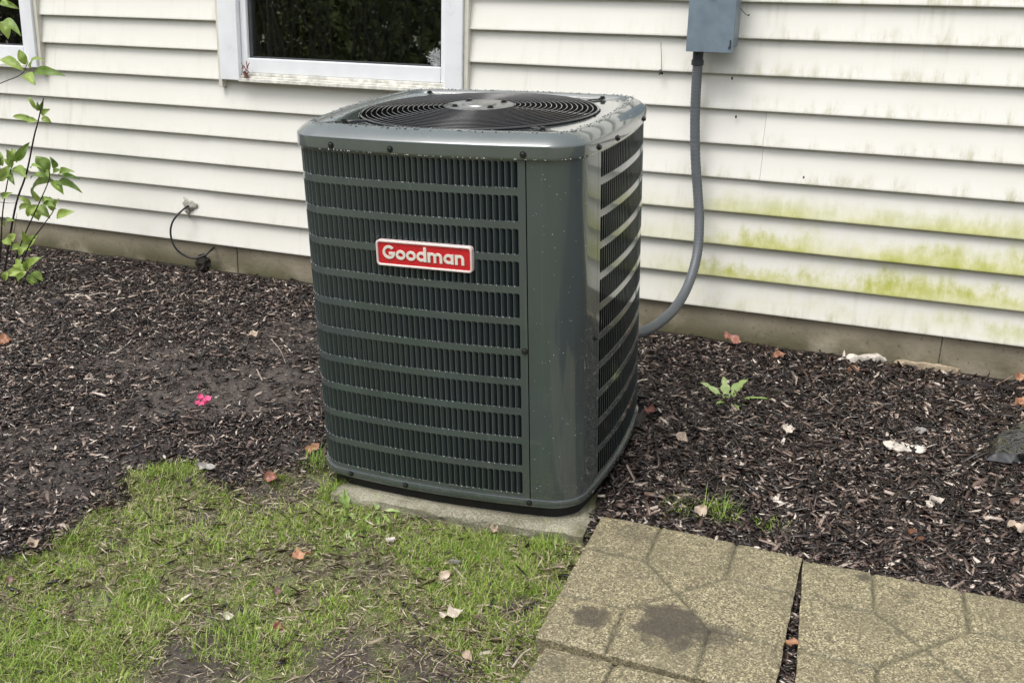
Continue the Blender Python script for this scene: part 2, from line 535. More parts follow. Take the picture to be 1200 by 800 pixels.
M['hedge'] = island_mat('hedge_leaves', [(0.0, (0.03, 0.045, 0.012)), (0.5, (0.15, 0.18, 0.045)), (0.85, (0.27, 0.30, 0.10)), (1.0, (0.22, 0.24, 0.12))], 0.5)
M['bark'] = simple('hedge_bark', (0.06, 0.05, 0.04), 0.8, var=0.4)


def drop_mat():
    m, n, b = new_mat('water_drops')
    b.inputs['Base Color'].default_value = (0.55, 0.58, 0.60, 1)
    b.inputs['Roughness'].default_value = 0.05
    b.inputs['Specular IOR Level'].default_value = 1.0
    f = noise(n, 300, 2, objco(n))
    n.links.new(ramp(n, f, [(0.3, (0.40, 0.43, 0.45)), (0.7, (0.62, 0.65, 0.67))]), b.inputs['Base Color'])  # pale grey puts the bright sky's reflection into the drop colour
    return m


M['drop'] = drop_mat()
M['bead'] = paint_mat('rain_bead', (0.13, 0.15, 0.152), 0.05, 1.0, 0.0, 1.9)

# ------------------------------------------------------------------ mesh helpers
ID4 = Matrix.Identity(4)


class MB:
    def __init__(s):
        s.V, s.F = [], []

    def add(s, V, F, mx=None):
        o = len(s.V)
        s.V += [tuple(mx @ Vector(v)) for v in V] if mx is not None else [tuple(v) for v in V]
        s.F += [tuple(i + o for i in f) for f in F]
        return s

    def box(s, x0, x1, y0, y1, z0, z1, mx=None):
        V = [(x, y, z) for z in (z0, z1) for y in (y0, y1) for x in (x0, x1)]
        F = [(0, 2, 3, 1), (4, 5, 7, 6), (0, 1, 5, 4), (2, 6, 7, 3), (0, 4, 6, 2), (1, 3, 7, 5)]
        return s.add(V, F, mx)

    def tube(s, pts, r, seg=8, closed=False, caps=True):
        P = [Vector(p) for p in pts]
        n = len(P)
        rr = r if isinstance(r, (list, tuple)) else [r] * n
        V, F = [], []
        up = None
        for i in range(n):
            a, b = P[(i - 1) % n if closed else max(i - 1, 0)], P[(i + 1) % n if closed else min(i + 1, n - 1)]
            t = (b - a).normalized()
            if up is None:
                up = Vector((0, 0, 1)) if abs(t.z) < 0.9 else Vector((0, 1, 0))
            u = (up - t * up.dot(t)).normalized()
            up = u
            w = t.cross(u)
            for k in range(seg):
                an = 2 * math.pi * k / seg
                V.append(P[i] + (u * math.cos(an) + w * math.sin(an)) * rr[i])
        for i in range(n if closed else n - 1):
            j = (i + 1) % n
            for k in range(seg):
                l = (k + 1) % seg
                F.append((i * seg + k, i * seg + l, j * seg + l, j * seg + k))
        if caps and not closed:
            F.append(tuple(range(seg))[::-1])
            F.append(tuple((n - 1) * seg + k for k in range(seg)))
        return s.add(V, F)

    def prism(s, outline, y0, y1, mx=None):
        """outline in (x, z), counter-clockwise seen from -y; front face at y0 (the smaller)"""
        n = len(outline)
        V = [(x, y0, z) for x, z in outline] + [(x, y1, z) for x, z in outline]
        F = [tuple(range(n)), tuple(range(2 * n - 1, n - 1, -1))]
        F += [(i, i + n, (i + 1) % n + n, (i + 1) % n) for i in range(n)]
        return s.add(V, F, mx)

    def lathe(s, prof, seg=24, c=(0, 0, 0)):
        V, F = [], []
        for r, z in prof:
            for k in range(seg):
                a = 2 * math.pi * k / seg
                V.append((c[0] + r * math.cos(a), c[1] + r * math.sin(a), c[2] + z))
        for i in range(len(prof) - 1):
            for k in range(seg):
                l = (k + 1) % seg
                F.append((i * seg + k, i * seg + l, (i + 1) * seg + l, (i + 1) * seg + k))
        F.append(tuple(range(seg))[::-1])
        F.append(tuple((len(prof) - 1) * seg + k for k in range(seg)))
        return s.add(V, F)

    def sphere(s, c, r, n=6, m=4, sz=1.0):
        prof = [(math.sin(math.pi * (i + 0.15) / (m + 0.3)) * r, -math.cos(math.pi * (i + 0.15) / (m + 0.3)) * r * sz) for i in range(m + 1)]
        return s.lathe(prof, n, c)

    def obj(s, name, mat, parent=None, smooth=False, bevel=0.0):
        me = bpy.data.meshes.new(name)
        me.from_pydata(s.V, [], s.F)
        me.materials.append(mat)
        if smooth:
            me.shade_smooth()
            if smooth != True:
                me.set_sharp_from_angle(angle=math.radians(smooth))
        return link(name, me, parent, bevel)


def link(name, me, parent=None, bevel=0.0):
    o = bpy.data.objects.new(name, me)
    C.objects.link(o)
    if parent is not None:
        o.parent = parent
    if bevel:
        b = o.modifiers.new('bevel', 'BEVEL')
        b.width = bevel
        b.segments = 2
        b.limit_method = 'ANGLE'
        b.angle_limit = math.radians(40)
    return o


def np_mesh(name, V, loops, sizes, mat, smooth=False):
    me = bpy.data.meshes.new(name)
    V = np.asarray(V, np.float32)
    me.vertices.add(len(V))
    me.vertices.foreach_set('co', V.ravel())
    me.loops.add(len(loops))
    me.loops.foreach_set('vertex_index', np.asarray(loops, np.int32))
    me.polygons.add(len(sizes))
    st = np.concatenate([[0], np.cumsum(sizes)[:-1]]).astype(np.int32)
    me.polygons.foreach_set('loop_start', st)
    me.polygons.foreach_set('loop_total', np.asarray(sizes, np.int32))
    if smooth:
        me.polygons.foreach_set('use_smooth', np.ones(len(sizes), bool))
    me.update(calc_edges=True)
    me.validate()
    me.materials.append(mat)
    return me


def tag(o, label, cat, group=None):
    o['label'] = label
    o['category'] = cat
    if group:
        o['group'] = group
    return o


def thing(name, label, cat, loc=(0, 0, 0), rot=(0, 0, 0), group=None):
    o = bpy.data.objects.new(name, None)
    o.empty_display_size = 0.05
    o.location = loc
    o.rotation_euler = rot
    C.objects.link(o)
    return tag(o, label, cat, group)


def catmull(pts, k=8):
    P = [np.array(p, float) for p in pts]
    P = [2 * P[0] - P[1]] + P + [2 * P[-1] - P[-2]]
    out = []
    for i in range(1, len(P) - 2):
        a, b, c, dd = P[i - 1:i + 3]
        for j in range(k):
            t = j / k
            out.append(0.5 * (2 * b + (c - a) * t + (2 * a - 5 * b + 4 * c - dd) * t * t + (3 * b - a - 3 * c + dd) * t ** 3))
    out.append(P[-2])
    return out


# ------------------------------------------------------------------ ground
def build_ground():
    def axis(lo, hi, step, far, extra):
        core = list(np.arange(lo, hi + 1e-6, step))
        out, s = [], step
        v = hi
        while v < far:
            s *= 1.5
            v += s
            out.append(v)
        neg, s, v = [], step, lo
        while v > -far:
            s *= 1.5
            v -= s
            neg.append(v)
        return np.array(neg[::-1] + core + out)
    xs = axis(-3.0, 2.0, 0.02, 150, 0)
    ys = axis(-2.9, 0.06, 0.02, 150, 0)
    X, Y = np.meshgrid(xs, ys)
    Zg = ground_z(X.ravel(), Y.ravel()).reshape(X.shape)
    Zg = np.where(Y > 0.06, np.minimum(Zg, 0.05), Zg)
    V = np.stack([X.ravel(), Y.ravel(), Zg.ravel()], 1)
    nx, ny = len(xs), len(ys)
    i = np.arange((ny - 1) * (nx - 1))
    r, c = i // (nx - 1), i % (nx - 1)
    a = r * nx + c
    loops = np.stack([a, a + 1, a + nx + 1, a + nx], 1).ravel()
    me = np_mesh('ground', V, loops, np.full(len(i), 4), M['soil'], True)
    dl = dist_poly(V[:, 0], V[:, 1], LAWN) + 0.10 * (fbm(V[:, 0] * 7, V[:, 1] * 7, 31) - 0.5)
    lawn = 1 - sstep(-0.04, 0.05, dl)
    lawn = np.where(V[:, 1] < -2.6, 1.0, lawn)
    at = me.attributes.new('lawn', 'FLOAT', 'POINT')
    at.data.foreach_set('value', lawn.astype(np.float32))
    at = me.attributes.new('mud', 'FLOAT', 'POINT')
    at.data.foreach_set('value', mud_map(V[:, 0], V[:, 1]).astype(np.float32))
    o = link('ground', me)
    o['kind'] = 'structure'
    return o


MUD = [(235, 460, 0.30, 1.0), (330, 400, 0.28, 0.85), (325, 450, 0.24, 1.0), (180, 425, 0.28, 0.85), (60, 565, 0.22, 0.85), (20, 520, 0.20, 0.8), (130, 480, 0.2, 0.75), (150, 530, 0.15, 0.7), (345, 520, 0.1, .7),
       (405, 765, 0.13, 1.0), (500, 770, 0.13, 1.0), (560, 730, 0.06, 0.8), (605, 700, 0.08, 1.0), (230, 760, 0.13, 1.0), (245, 715, 0.07, 0.9),
       (300, 578, 0.11, 1.0), (345, 568, 0.09, 1.0), (225, 592, 0.10, 0.9), (130, 625, 0.07, 0.8), (440, 660, 0.06, 0.7), (90, 610, 0.05, 0.9), (20, 700, 0.04, 0.6), (170, 770, 0.05, 0.7), (480, 740, 0.06, .8)]
MUD_W = [(*g_first(px, py)[:2], r, k) for px, py, r, k in MUD]


def mud_map(x, y):
    m = np.zeros_like(x)
    for mx, my, r, k in MUD_W:
        dd = np.hypot(x - mx, y - my) / r + 0.9 * (fbm(x * 16, y * 16, 5) - 0.5)
        m = np.maximum(m, k * (1 - sstep(0.45, 1.1, dd)))
    return m


# ------------------------------------------------------------------ mulch, grass
def build_mulch(name, n_try, Lr, Ll, mat, label):
    x = RNG.uniform(-3.4, 1.9, n_try)
    y = RNG.uniform(-2.35, -0.02, n_try)
    right = x > 0.30
    dl = dist_poly(x, y, LAWN) + 0.20 * (fbm(x * 8, y * 8, 31) - 0.5)
    keep = (dl > 0.0) | (RNG.random(n_try) < 0.035)
    for pl in PAVERS:
        keep &= dist_poly(x, y, pl) > 0.004
    keep &= (dist_poly(x, y, PAD) > 0.006)
    keep &= ~((y < -1.785) & (x > 0.43)) & ~((x > -0.3) & (x < 0.38) & (y > -1.38) & (y < -0.62))
    keep &= np.hypot((x - PL[0] - 0.03) / 0.095, (y - PL[1]) / 0.085) > 1
    mud = mud_map(x, y)
    dens = np.where(right, 0.72, 0.56) * (1 - 0.80 * mud) * (0.55 + 0.8 * fbm(x * 5, y * 5, 71))
    keep &= RNG.random(n_try) < dens
    # keep to what the lens can see plus a margin
    P = np.stack([x, y, g_base(x, y)], 1) - CP
    q = P @ CR
    u, v = q[:, 0] / -q[:, 2] * CAM_F, q[:, 1] / -q[:, 2] * CAM_F
    keep &= (np.abs(u) < 0.60) & (np.abs(v) < 0.42)
    x, y, right, mud = x[keep], y[keep], right[keep], mud[keep]
    n = len(x)
    L = np.where(right, Lr, Ll) * np.exp(RNG.normal(0, 0.5, n)) * np.where(RNG.random(n) < 0.08, 1.7, 1.0)
    L = np.clip(L, 0.0035, 0.042)
    dpv = np.full(n, 9.0)
    for pl in PAVERS:
        dpv = np.minimum(dpv, dist_poly(x, y, pl))
    L = np.minimum(L, 0.004 + dpv * 1.3)
    w = L * RNG.uniform(0.13, 0.42, n)
    w = np.clip(w, 0.0010, 0.0048)
    t = w * RNG.uniform(0.10, 0.42, n)
    yaw = RNG.uniform(0, 2 * np.pi, n)
    pit = RNG.normal(0, 0.26, n)
    rol = RNG.normal(0, 0.5, n)
    z = ground_z(x, y) + RNG.uniform(0.0, 0.010, n) + np.abs(np.sin(pit)) * L * 0.35
    # ten-vertex bent splinter: two ends of four corners and a raised middle
    base = []
    for e in (-1, 0, 1):
        for a, b in ((-1, -1), (1, -1), (1, 1), (-1, 1)):
            base.append((e, a, b))
    base = np.array(base, float)
    P = np.repeat(base[None], n, 0)
    tap = np.where(np.abs(P[:, :, 0]) > 0.5, RNG.uniform(0.25, 0.9, (n, 1)), 1.0)
    bend = RNG.normal(0, 0.16, (n, 1)) * L[:, None]
    skew = RNG.normal(0, 0.12, (n, 1)) * L[:, None]
    mid = (1 - np.abs(P[:, :, 0]))
    lx = P[:, :, 0] * L[:, None] + P[:, :, 1] * w[:, None] * RNG.uniform(-0.8, 0.8, (n, 1)) + RNG.normal(0, 0.06, (n, 12)) * L[:, None]
    ly = P[:, :, 1] * w[:, None] * tap + bend * mid + RNG.normal(0, 0.12, (n, 12)) * w[:, None]
    lz = P[:, :, 2] * t[:, None] * tap + skew * mid
    cr, sr = np.cos(rol)[:, None], np.sin(rol)[:, None]
    ly, lz = ly * cr - lz * sr, ly * sr + lz * cr
    cp, sp = np.cos(pit)[:, None], np.sin(pit)[:, None]
    lx, lz = lx * cp - lz * sp, lx * sp + lz * cp
    cy, sy = np.cos(yaw)[:, None], np.sin(yaw)[:, None]
    V = np.stack([x[:, None] + lx * cy - ly * sy, y[:, None] + lx * sy + ly * cy, z[:, None] + lz], 2)
    F = [(3, 2, 1, 0), (8, 9, 10, 11)]
    for s in (0, 4):
        for k in range(4):
            l = (k + 1) % 4
            F.append((s + k, s + l, s + 4 + l, s + 4 + k))
    F = np.array(F)
    loops = (np.arange(n)[:, None, None] * 12 + F[None]).ravel()
    me = np_mesh(name, V.reshape(-1, 3), loops, np.full(n * len(F), 4), mat)
    o = link(name, me)
    o['kind'] = 'stuff'
    o['label'] = label
    print('mulch chips', n)


def blades(name, x, y, h, lean, width, mat, zoff=None):
    """curved five-point grass blades at x, y"""
    n = len(x)
    yaw = RNG.uniform(0, 2 * np.pi, n)
    z = ground_z(x, y) - 0.003
    fr = np.array([0.0, 0.45, 0.8, 1.0])
    dx, dy = np.cos(yaw), np.sin(yaw)
    V = np.zeros((n, 7, 3))
    idx = 0
    for k, f in enumerate(fr):
        out = lean * h * f ** 1.7
        up = h * f * np.sqrt(np.maximum(0.05, 1 - (lean * f * 0.75) ** 2))
        wv = width * (1 - f ** 2) * 0.5
        for s in ((-1, 1) if k < 3 else (0,)):
            V[:, idx, 0] = x + dx * out - dy * wv * s
            V[:, idx, 1] = y + dy * out + dx * wv * s
            V[:, idx, 2] = z + up
            idx += 1
    quads = np.array([(0, 1, 3, 2), (2, 3, 5, 4)])
    q = (np.arange(n)[:, None, None] * 7 + quads[None]).reshape(n, -1)
    tri = (np.arange(n)[:, None] * 7 + np.array([4, 5, 6])[None])
    loops = np.concatenate([q, tri], 1).ravel()
    sizes = np.tile([4, 4, 3], n)
    me = np_mesh(name, V.reshape(-1, 3), loops, sizes, mat)
    return me


def build_grass():
    n = 420000
    x = RNG.uniform(-1.5, 0.55, n)
    y = RNG.uniform(-2.75, -1.2, n)
    dl = dist_poly(x, y, LAWN) + 0.24 * (fbm(x * 8, y * 8, 31) - 0.5)
    k = dl < 0.0
    for pl in PAVERS:
        k &= dist_poly(x, y, pl) > 0.006
    k &= dist_poly(x, y, PAD) > 0.008
    cl = fbm(x * 6, y * 6, 91)
    cl2 = fbm(x * 19, y * 19, 44)
    mud = mud_map(x, y)
    dens = (0.16 + 0.84 * sstep(0.25, 0.54, cl) * sstep(0.20, 0.54, cl2)) * (1 - 0.88 * mud) * 0.9
    dens = dens * np.where((x > -0.10) & (x < 0.16), sstep(0.008, 0.03, dist_poly(x, y, PAD)), 1)
    k &= RNG.random(n) < dens * 0.98
    x, y, cl = x[k], y[k], cl[k]
    n = len(x)
    h = (0.007 + 0.016 * cl) * np.exp(RNG.normal(0, 0.38, n))
    me = blades('grass', x, y, h, RNG.uniform(0.45, 1.33, n), RNG.uniform(0.0013, 0.0030, n), M['grass'])
    o = link('grass', me)
    o['kind'] = 'stuff'
    o['label'] = 'patchy short lawn grass with straw and bare soil'
    print('grass blades', n)
    # dead straw lying on the lawn
    n = 90000
    x = RNG.uniform(-1.5, 0.5, n)
    y = RNG.uniform(-2.75, -1.2, n)
    k = (dist_poly(x, y, LAWN) < 0.02) & (dist_poly(x, y, PAD) > 0.01)
    for pl in PAVERS:
        k &= dist_poly(x, y, pl) > 0.012
    k &= fbm(x * 10, y * 10, 57) > RNG.uniform(0.15, 0.65, n)
    x, y = x[k], y[k]
    n = len(x)
    L = np.clip(0.006 * np.exp(RNG.normal(0, 0.6, n)), 0.002, 0.024)
    w = np.minimum(L * RNG.uniform(0.04, 0.16, n), 0.0011)
    yaw = RNG.uniform(0, 6.28, n)
    pit = RNG.normal(0, 0.22, n)
    c = np.stack([x, y, ground_z(x, y) + 0.003 + RNG.uniform(0, 0.008, n) + np.abs(pit) * L], 1)
    ax = np.stack([np.cos(yaw) * np.cos(pit), np.sin(yaw) * np.cos(pit), np.sin(pit)], 1) * L[:, None]
    sd = np.stack([-np.sin(yaw), np.cos(yaw), RNG.normal(0, 0.4, n)], 1) * w[:, None]
    up = np.array([0, 0, 1.0])[None] * (L * RNG.normal(0.05, 0.1, n))[:, None]
    V = np.stack([c - ax, c + sd + up, c + ax, c - sd + up, c + sd * 0.3 - up - ax * 0.5], 1).reshape(-1, 3)
    F = np.array([(0, 1, 4), (4, 1, 2), (4, 2, 3), (0, 4, 3)])
    loops = (np.arange(n)[:, None, None] * 5 + F[None]).ravel()
    me = np_mesh('straw_litter', V, loops, np.full(n * 4, 3), M['straw'])
    o = link('straw_litter', me)
    o['kind'] = 'stuff'
    o['label'] = 'dead tan straw and leaf shreds lying between the grass'


# ------------------------------------------------------------------ paving
def build_paver(i, quad, label, stains):
    c = np.mean(quad, 0)
    root = None
    N = 110
    u = np.linspace(0, 1, N + 1)
    U, Vv = np.meshgrid(u, u)          # V=0 at the wall edge
    (x0, y0), (x1, y1), (x2, y2), (x3, y3) = quad
    X = (x0 * (1 - U) + x1 * U) * (1 - Vv) + (x3 * (1 - U) + x2 * U) * Vv
    Y = (y0 * (1 - U) + y1 * U) * (1 - Vv) + (y3 * (1 - U) + y2 * U) * Vv
    # ragged edges
    e = np.minimum(np.minimum(U, 1 - U), np.minimum(Vv, 1 - Vv))
    S = 0.48
    segs = []
    a, b = 0.31, 0.69
    for nx_, ny_ in ((a, a), (b, a), (a, b), (b, b)):
        segs.append(((0.5, 0.5), (nx_, ny_)))
        segs.append(((nx_, ny_), (0.0 if nx_ < 0.5 else 1.0, ny_)))
        segs.append(((nx_, ny_), (nx_, 0.0 if ny_ < 0.5 else 1.0)))
    dm = np.full(U.shape, 9.0)
    wob = 0.012 * (fbm(U * 12, Vv * 12, 60 + i) - 0.5)
    for (ax, ay), (bx, by) in segs:
        dx, dy = bx - ax, by - ay
        t = np.clip(((U - ax) * dx + (Vv - ay) * dy) / (dx * dx + dy * dy), 0, 1)
        dm = np.minimum(dm, np.hypot(U - ax - t * dx, Vv - ay - t * dy))
    dm = (dm + wob) * S
    deep = 0.55 + 0.75 * fbm(U * 3, Vv * 3, 17 + i)
    gr = np.exp(-(np.maximum(dm, 0) / 0.0048) ** 2)
    Zp = plane_z(X, Y, PAV_K) - 0.0062 * gr * deep + 0.0035 * (fbm(U * 40, Vv * 40, 5 + i) - 0.5) + 0.004 * (fbm(U * 5, Vv * 5, 25 + i) - 0.5)
    Zp = Zp - 0.006 * (1 - sstep(0, 0.018, e * S + 0.007 * (fbm(U * 30, Vv * 30, 77 + i) - 0.4)))
    jit = 0.005 * (fbm(X * 50, Y * 50, 9) - 0.5)
    edge = e < 1e-9
    X = X + np.where(edge, jit, 0)
    Y = Y + np.where(edge, jit[::-1], 0)
    zc = float(plane_z(c[0], c[1], PAV_K))
    V = np.stack([X - c[0], Y - c[1], Zp - zc], 2).reshape(-1, 3)
    W = N + 1
    idx = np.arange(W * W).reshape(W, W)
    F = np.stack([idx[:-1, :-1], idx[1:, :-1], idx[1:, 1:], idx[:-1, 1:]], 2).reshape(-1, 4)
    rim = np.concatenate([idx[0, :-1], idx[:-1, -1], idx[-1, :0:-1], idx[:0:-1, 0]])
    nb = len(V)
    low = V[rim] - np.array([0, 0, 0.048])
    V = np.concatenate([V, low])
    r = np.arange(len(rim))
    s = (r + 1) % len(rim)
    F = np.concatenate([F, np.stack([rim[r], rim[s], nb + s, nb + r], 1)])
    me = np_mesh('paving_stone', V, F.ravel(), np.full(len(F), 4), paver_mat('paver_%s' % 'abc'[i], stains, i), True)
    me.set_sharp_from_angle(angle=math.radians(50))
    at = me.attributes.new('joint', 'FLOAT', 'POINT')
    at.data.foreach_set('value', np.concatenate([(gr * np.clip(deep, 0, 1)).ravel(), np.zeros(len(rim))]).astype(np.float32))
    o = link('paving_stone', me)
    o.location = (c[0], c[1], zc)
    tag(o, label, 'paving stone', 'square patio stones beside the condenser')
    return o


def build_pad():
    N = 60
    u = np.linspace(0, 1, N + 1)
    U, Vv = np.meshgrid(u, u)
    (x3, y3), (x2, y2), (x1, y1), (x0, y0) = PAD       # Vv=0 at the house side
    X = (x0 * (1 - U) + x1 * U) * (1 - Vv) + (x3 * (1 - U) + x2 * U) * Vv
    Y = (y0 * (1 - U) + y1 * U) * (1 - Vv) + (y3 * (1 - U) + y2 * U) * Vv
    e = np.minimum(np.minimum(U, 1 - U), np.minimum(Vv, 1 - Vv))
    Zp = plane_z(X, Y, PAD_K) + 0.004 * (fbm(U * 12, Vv * 12, 3) - 0.5) - 0.008 * (1 - sstep(0, 0.03, e + 0.03 * (fbm(U * 18, Vv * 18, 7) - 0.45)))
    chip = 0.018 * (fbm(X * 16, Y * 0 + 2, 12) - 0.5) + 0.008 * (fbm(X * 60, Y * 0 + 2, 13) - 0.5)
    front = Vv > 1 - 1e-9
    Y = Y + np.where(front, chip, 0)
    c = np.mean(PAD, 0)
    zc = float(plane_z(c[0], c[1], PAD_K))
    V = np.stack([X - c[0], Y - c[1], Zp - zc], 2).reshape(-1, 3)
    W = N + 1
    idx = np.arange(W * W).reshape(W, W)
    F = [np.stack([idx[:-1, :-1], idx[1:, :-1], idx[1:, 1:], idx[:-1, 1:]], 2).reshape(-1, 4)]
    rim = np.concatenate([idx[0, :-1], idx[:-1, -1], idx[-1, :0:-1], idx[:0:-1, 0]])
    prev = rim
    base = V[rim].copy()
    for k, dz in enumerate((0.008, 0.018, 0.030, 0.055)):
        w = base - np.array([0, 0, dz])
        w[:, 1] += 0.016 * (fbm(base[:, 0] * 22 + k, base[:, 1] * 22 + k * 3.3, 40 + k) - 0.5)
        nb = len(V)
        V = np.concatenate([V, w])
        r = np.arange(len(rim))
        s = (r + 1) % len(rim)
        F.append(np.stack([prev[r], prev[s], nb + s, nb + r], 1))
        prev = nb + r
    F = np.concatenate(F)
    me = np_mesh('concrete_pad', V, F.ravel(), np.full(len(F), 4), M['pad'], True)
    me.set_sharp_from_angle(angle=math.radians(45))
    o = link('concrete_pad', me)
    o.location = (c[0], c[1], zc)
    tag(o, 'chipped mossy concrete pad under the air conditioner', 'concrete pad')


# ------------------------------------------------------------------ house wall
def build_house():
    root = thing('house_wall', 'cream clapboard house wall with green algae streaks and concrete base', 'house', (0, 0, 0))
    X0, X1 = -4.6, 3.2
    WIN = [(-1.6453, -0.5481), (-3.70, -2.571)]
    wtop = 2.12
    seams = {2: [-1.731], 3: [-1.731], 4: [0.521], 5: [0.521], 0: [2.2], 1: [2.2], 6: [2.4], 7: [2.4], 8: [-2.1, 1.9], 9: [1.9]}
    prof0 = [(0.0215, EXPO + 0.011), (0.0200, EXPO - 0.001), (0.0010, 0.0085), (-0.0004, 0.0045), (0.0001, 0.0012), (0.0016, 0.0), (0.0200, 0.0008), (0.0215, 0.004)]
    for k in range(0, 20):
        zb = Z0 + k * EXPO
        spans = [(X0, X1)]
        if zb > 0.87 and zb < wtop:
            spans = [(X0, WIN[1][0]), (WIN[1][1], WIN[0][0]), (WIN[0][1], X1)]
        out = []
        for a, b in spans:
            cuts = [a] + [s for s in seams.get(k, []) if a < s < b] + [b]
            out += list(zip(cuts[:-1], cuts[1:]))
        for q, (a, b) in enumerate(out):
            n = max(2, int((b - a) / 0.12))
            xs = np.linspace(a, b, n + 1)
            over = -0.0028 if (q % 2 and a > X0 and a in seams.get(k, [])) else 0.0
            if over:
                xs = np.linspace(a + 0.0014, b, n + 1)
            V, F = [], []
            for x in xs:
                wv = 0.0012 * (float(fbm(np.array(x * 1.7 + k * 9.1), np.array(k * 3.7), 2)) - 0.5)
                sag = 0.0022 * (float(fbm(np.array(x * 1.1 + k * 2.3), np.array(k * 1.7), 6)) - 0.5)
                for (y, z) in prof0:
                    V.append((x, y + wv + over, zb + z + (sag if z < 0.05 else 0)))
            m = len(prof0)
            for i in range(n):
                for j in range(m - 1):
                    F.append((i * m + j, i * m + j + 1, (i + 1) * m + j + 1, (i + 1) * m + j))
            F.append(tuple(range(m))[::-1])
            F.append(tuple(n * m + j for j in range(m)))
            mb = MB()
            mb.add(V, F)
            mb.obj('siding_plank', M['siding'], root, smooth=30)
    # wall sheathing behind the planks
    mb = MB()
    mb.box(X0, WIN[1][0], 0.0230, 0.20, 0.21, 2.5)
    mb.box(WIN[1][1] - 0.03, WIN[0][0] + 0.03, 0.0230, 0.20, 0.21, 2.5)
    mb.box(WIN[0][1] - 0.03, X1, 0.0230, 0.20, 0.21, 2.5)
    mb.box(WIN[0][0] + 0.031, WIN[0][1] - 0.031, 0.0230, 0.20, 0.21, 0.86)
    mb.box(WIN[1][0] + 0.001, WIN[1][1] - 0.031, 0.0230, 0.20, 0.21, 0.86)
    mb.obj('wall_sheathing', M['gasket'], root)
    # foundation: three pours with shallow joints
    for a, b in ((X0, -1.624), (-1.620, 1.1515), (1.1535, X1)):
        mb = MB()
        mb.box(a, b, 0.018, 0.22, -0.25, 0.208)
        mb.obj('foundation_block', M['foundation'], root, bevel=0.003)
    mb = MB()
    mb.box(X0, X1, 0.026, 0.2, -0.25, 0.2)
    mb.obj('foundation_core', M['foundation'], root)

    def window(xl, xr, zs, casw_l, casw_r, glass_l, glass_r, lab, dark):
        # xl..xr: outside of the channel trim, zs: bottom of the casing
        top = 2.10
        ch = 0.018
        yc = -0.024
        mb = MB()                                         # casing
        L0, L1, R0, R1 = xl + ch, xl + ch + casw_l, xr - ch - casw_r, xr - ch
        mb.box(L0, L1, yc, 0.05, zs, top)
        mb.box(R0, R1, yc, 0.05, zs, top)
        mb.box(L1 + 0.0005, R0 - 0.0005, yc, 0.05, top - 0.09, top)
        w = mb.obj('window', M['white'], root, bevel=0.003)
        w['label'] = lab
        mb = MB()
        mb.box(xl, L0 - 0.0005, -0.012, 0.02, zs - 0.030, top)
        mb.box(R1 + 0.0005, xr, -0.012, 0.02, zs - 0.030, top)
        mb.obj('channel_trim', M['cream'], w, bevel=0.002)
        mb = MB()
        mb.box(L1 + 0.0005, R0 - 0.0005, -0.030, 0.06, zs - 0.004, zs + 0.010)
        mb.box(L1 + 0.0005, R0 - 0.0005, -0.019, 0.06, zs + 0.0105, zs + 0.019)
        mb.box(L1 + 0.0005, R0 - 0.0005, -0.010, 0.06, zs + 0.0195, zs + 0.030)
        mb.obj('sill', M['sillwhite'], w, bevel=0.002)
        zb = zs + 0.0305
        mb = MB()
        mb.box(L1 + 0.0005, glass_l, -0.002, 0.06, zb, top - 0.0905)
        mb.box(glass_r, R0 - 0.0005, -0.002, 0.06, zb, top - 0.0905)
        mb.box(glass_l + 0.0005, glass_r - 0.0005, -0.004, 0.06, zb, zb + 0.056)
        mb.box(glass_l + 0.0005, glass_r - 0.0005, -0.004, 0.06, top - 0.15, top - 0.0905)
        mb.obj('sash', M['white'], w, bevel=0.003)
        mb = MB()
        gw = 0.006
        mb.box(glass_l + 0.0005, glass_l + gw + 0.008, 0.012, 0.03, zb + 0.057, top - 0.151)
        mb.box(glass_r - gw, glass_r - 0.0005, 0.012, 0.03, zb + 0.057, top - 0.151)
        mb.box(glass_l + gw + 0.009, glass_r - gw - 0.0005, 0.012, 0.03, zb + 0.0565, zb + 0.062)
        mb.obj('gasket', M['gasket'], w)
        mb = MB()
        mb.box(glass_l + 0.001, glass_r - 0.001, 0.020, 0.024, zb + 0.058, top - 0.152)
        mb.obj('pane', M['glass'], w)
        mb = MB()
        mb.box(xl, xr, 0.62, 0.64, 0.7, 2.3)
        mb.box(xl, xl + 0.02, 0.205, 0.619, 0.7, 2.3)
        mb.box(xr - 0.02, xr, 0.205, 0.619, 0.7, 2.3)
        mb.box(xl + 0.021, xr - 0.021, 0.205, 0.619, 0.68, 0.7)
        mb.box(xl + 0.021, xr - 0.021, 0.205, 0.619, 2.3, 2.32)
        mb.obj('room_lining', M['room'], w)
        return w

    w1 = window(-1.6453, -0.5481, 0.882, 0.090, 0.071, -1.508, -0.662, 'white window over the condenser with dirty sill and dark reflections', False)
    # a pull cord behind the pane
    mb = MB()
    p = at_y(313, 30, 0.10)
    mb.tube([(p[0], 0.10, 1.9), (p[0] + 0.002, 0.10, 1.2), (p[0] - 0.001, 0.10, 0.935)], 0.0026, 6)
    mb.obj('blind_cord', simple('cord', (0.75, 0.76, 0.70), 0.7), w1)
    window(-3.70, -2.571, 0.886, 0.070, 0.040, -3.55, -2.6785, 'dark window with white frame at the left edge', True)


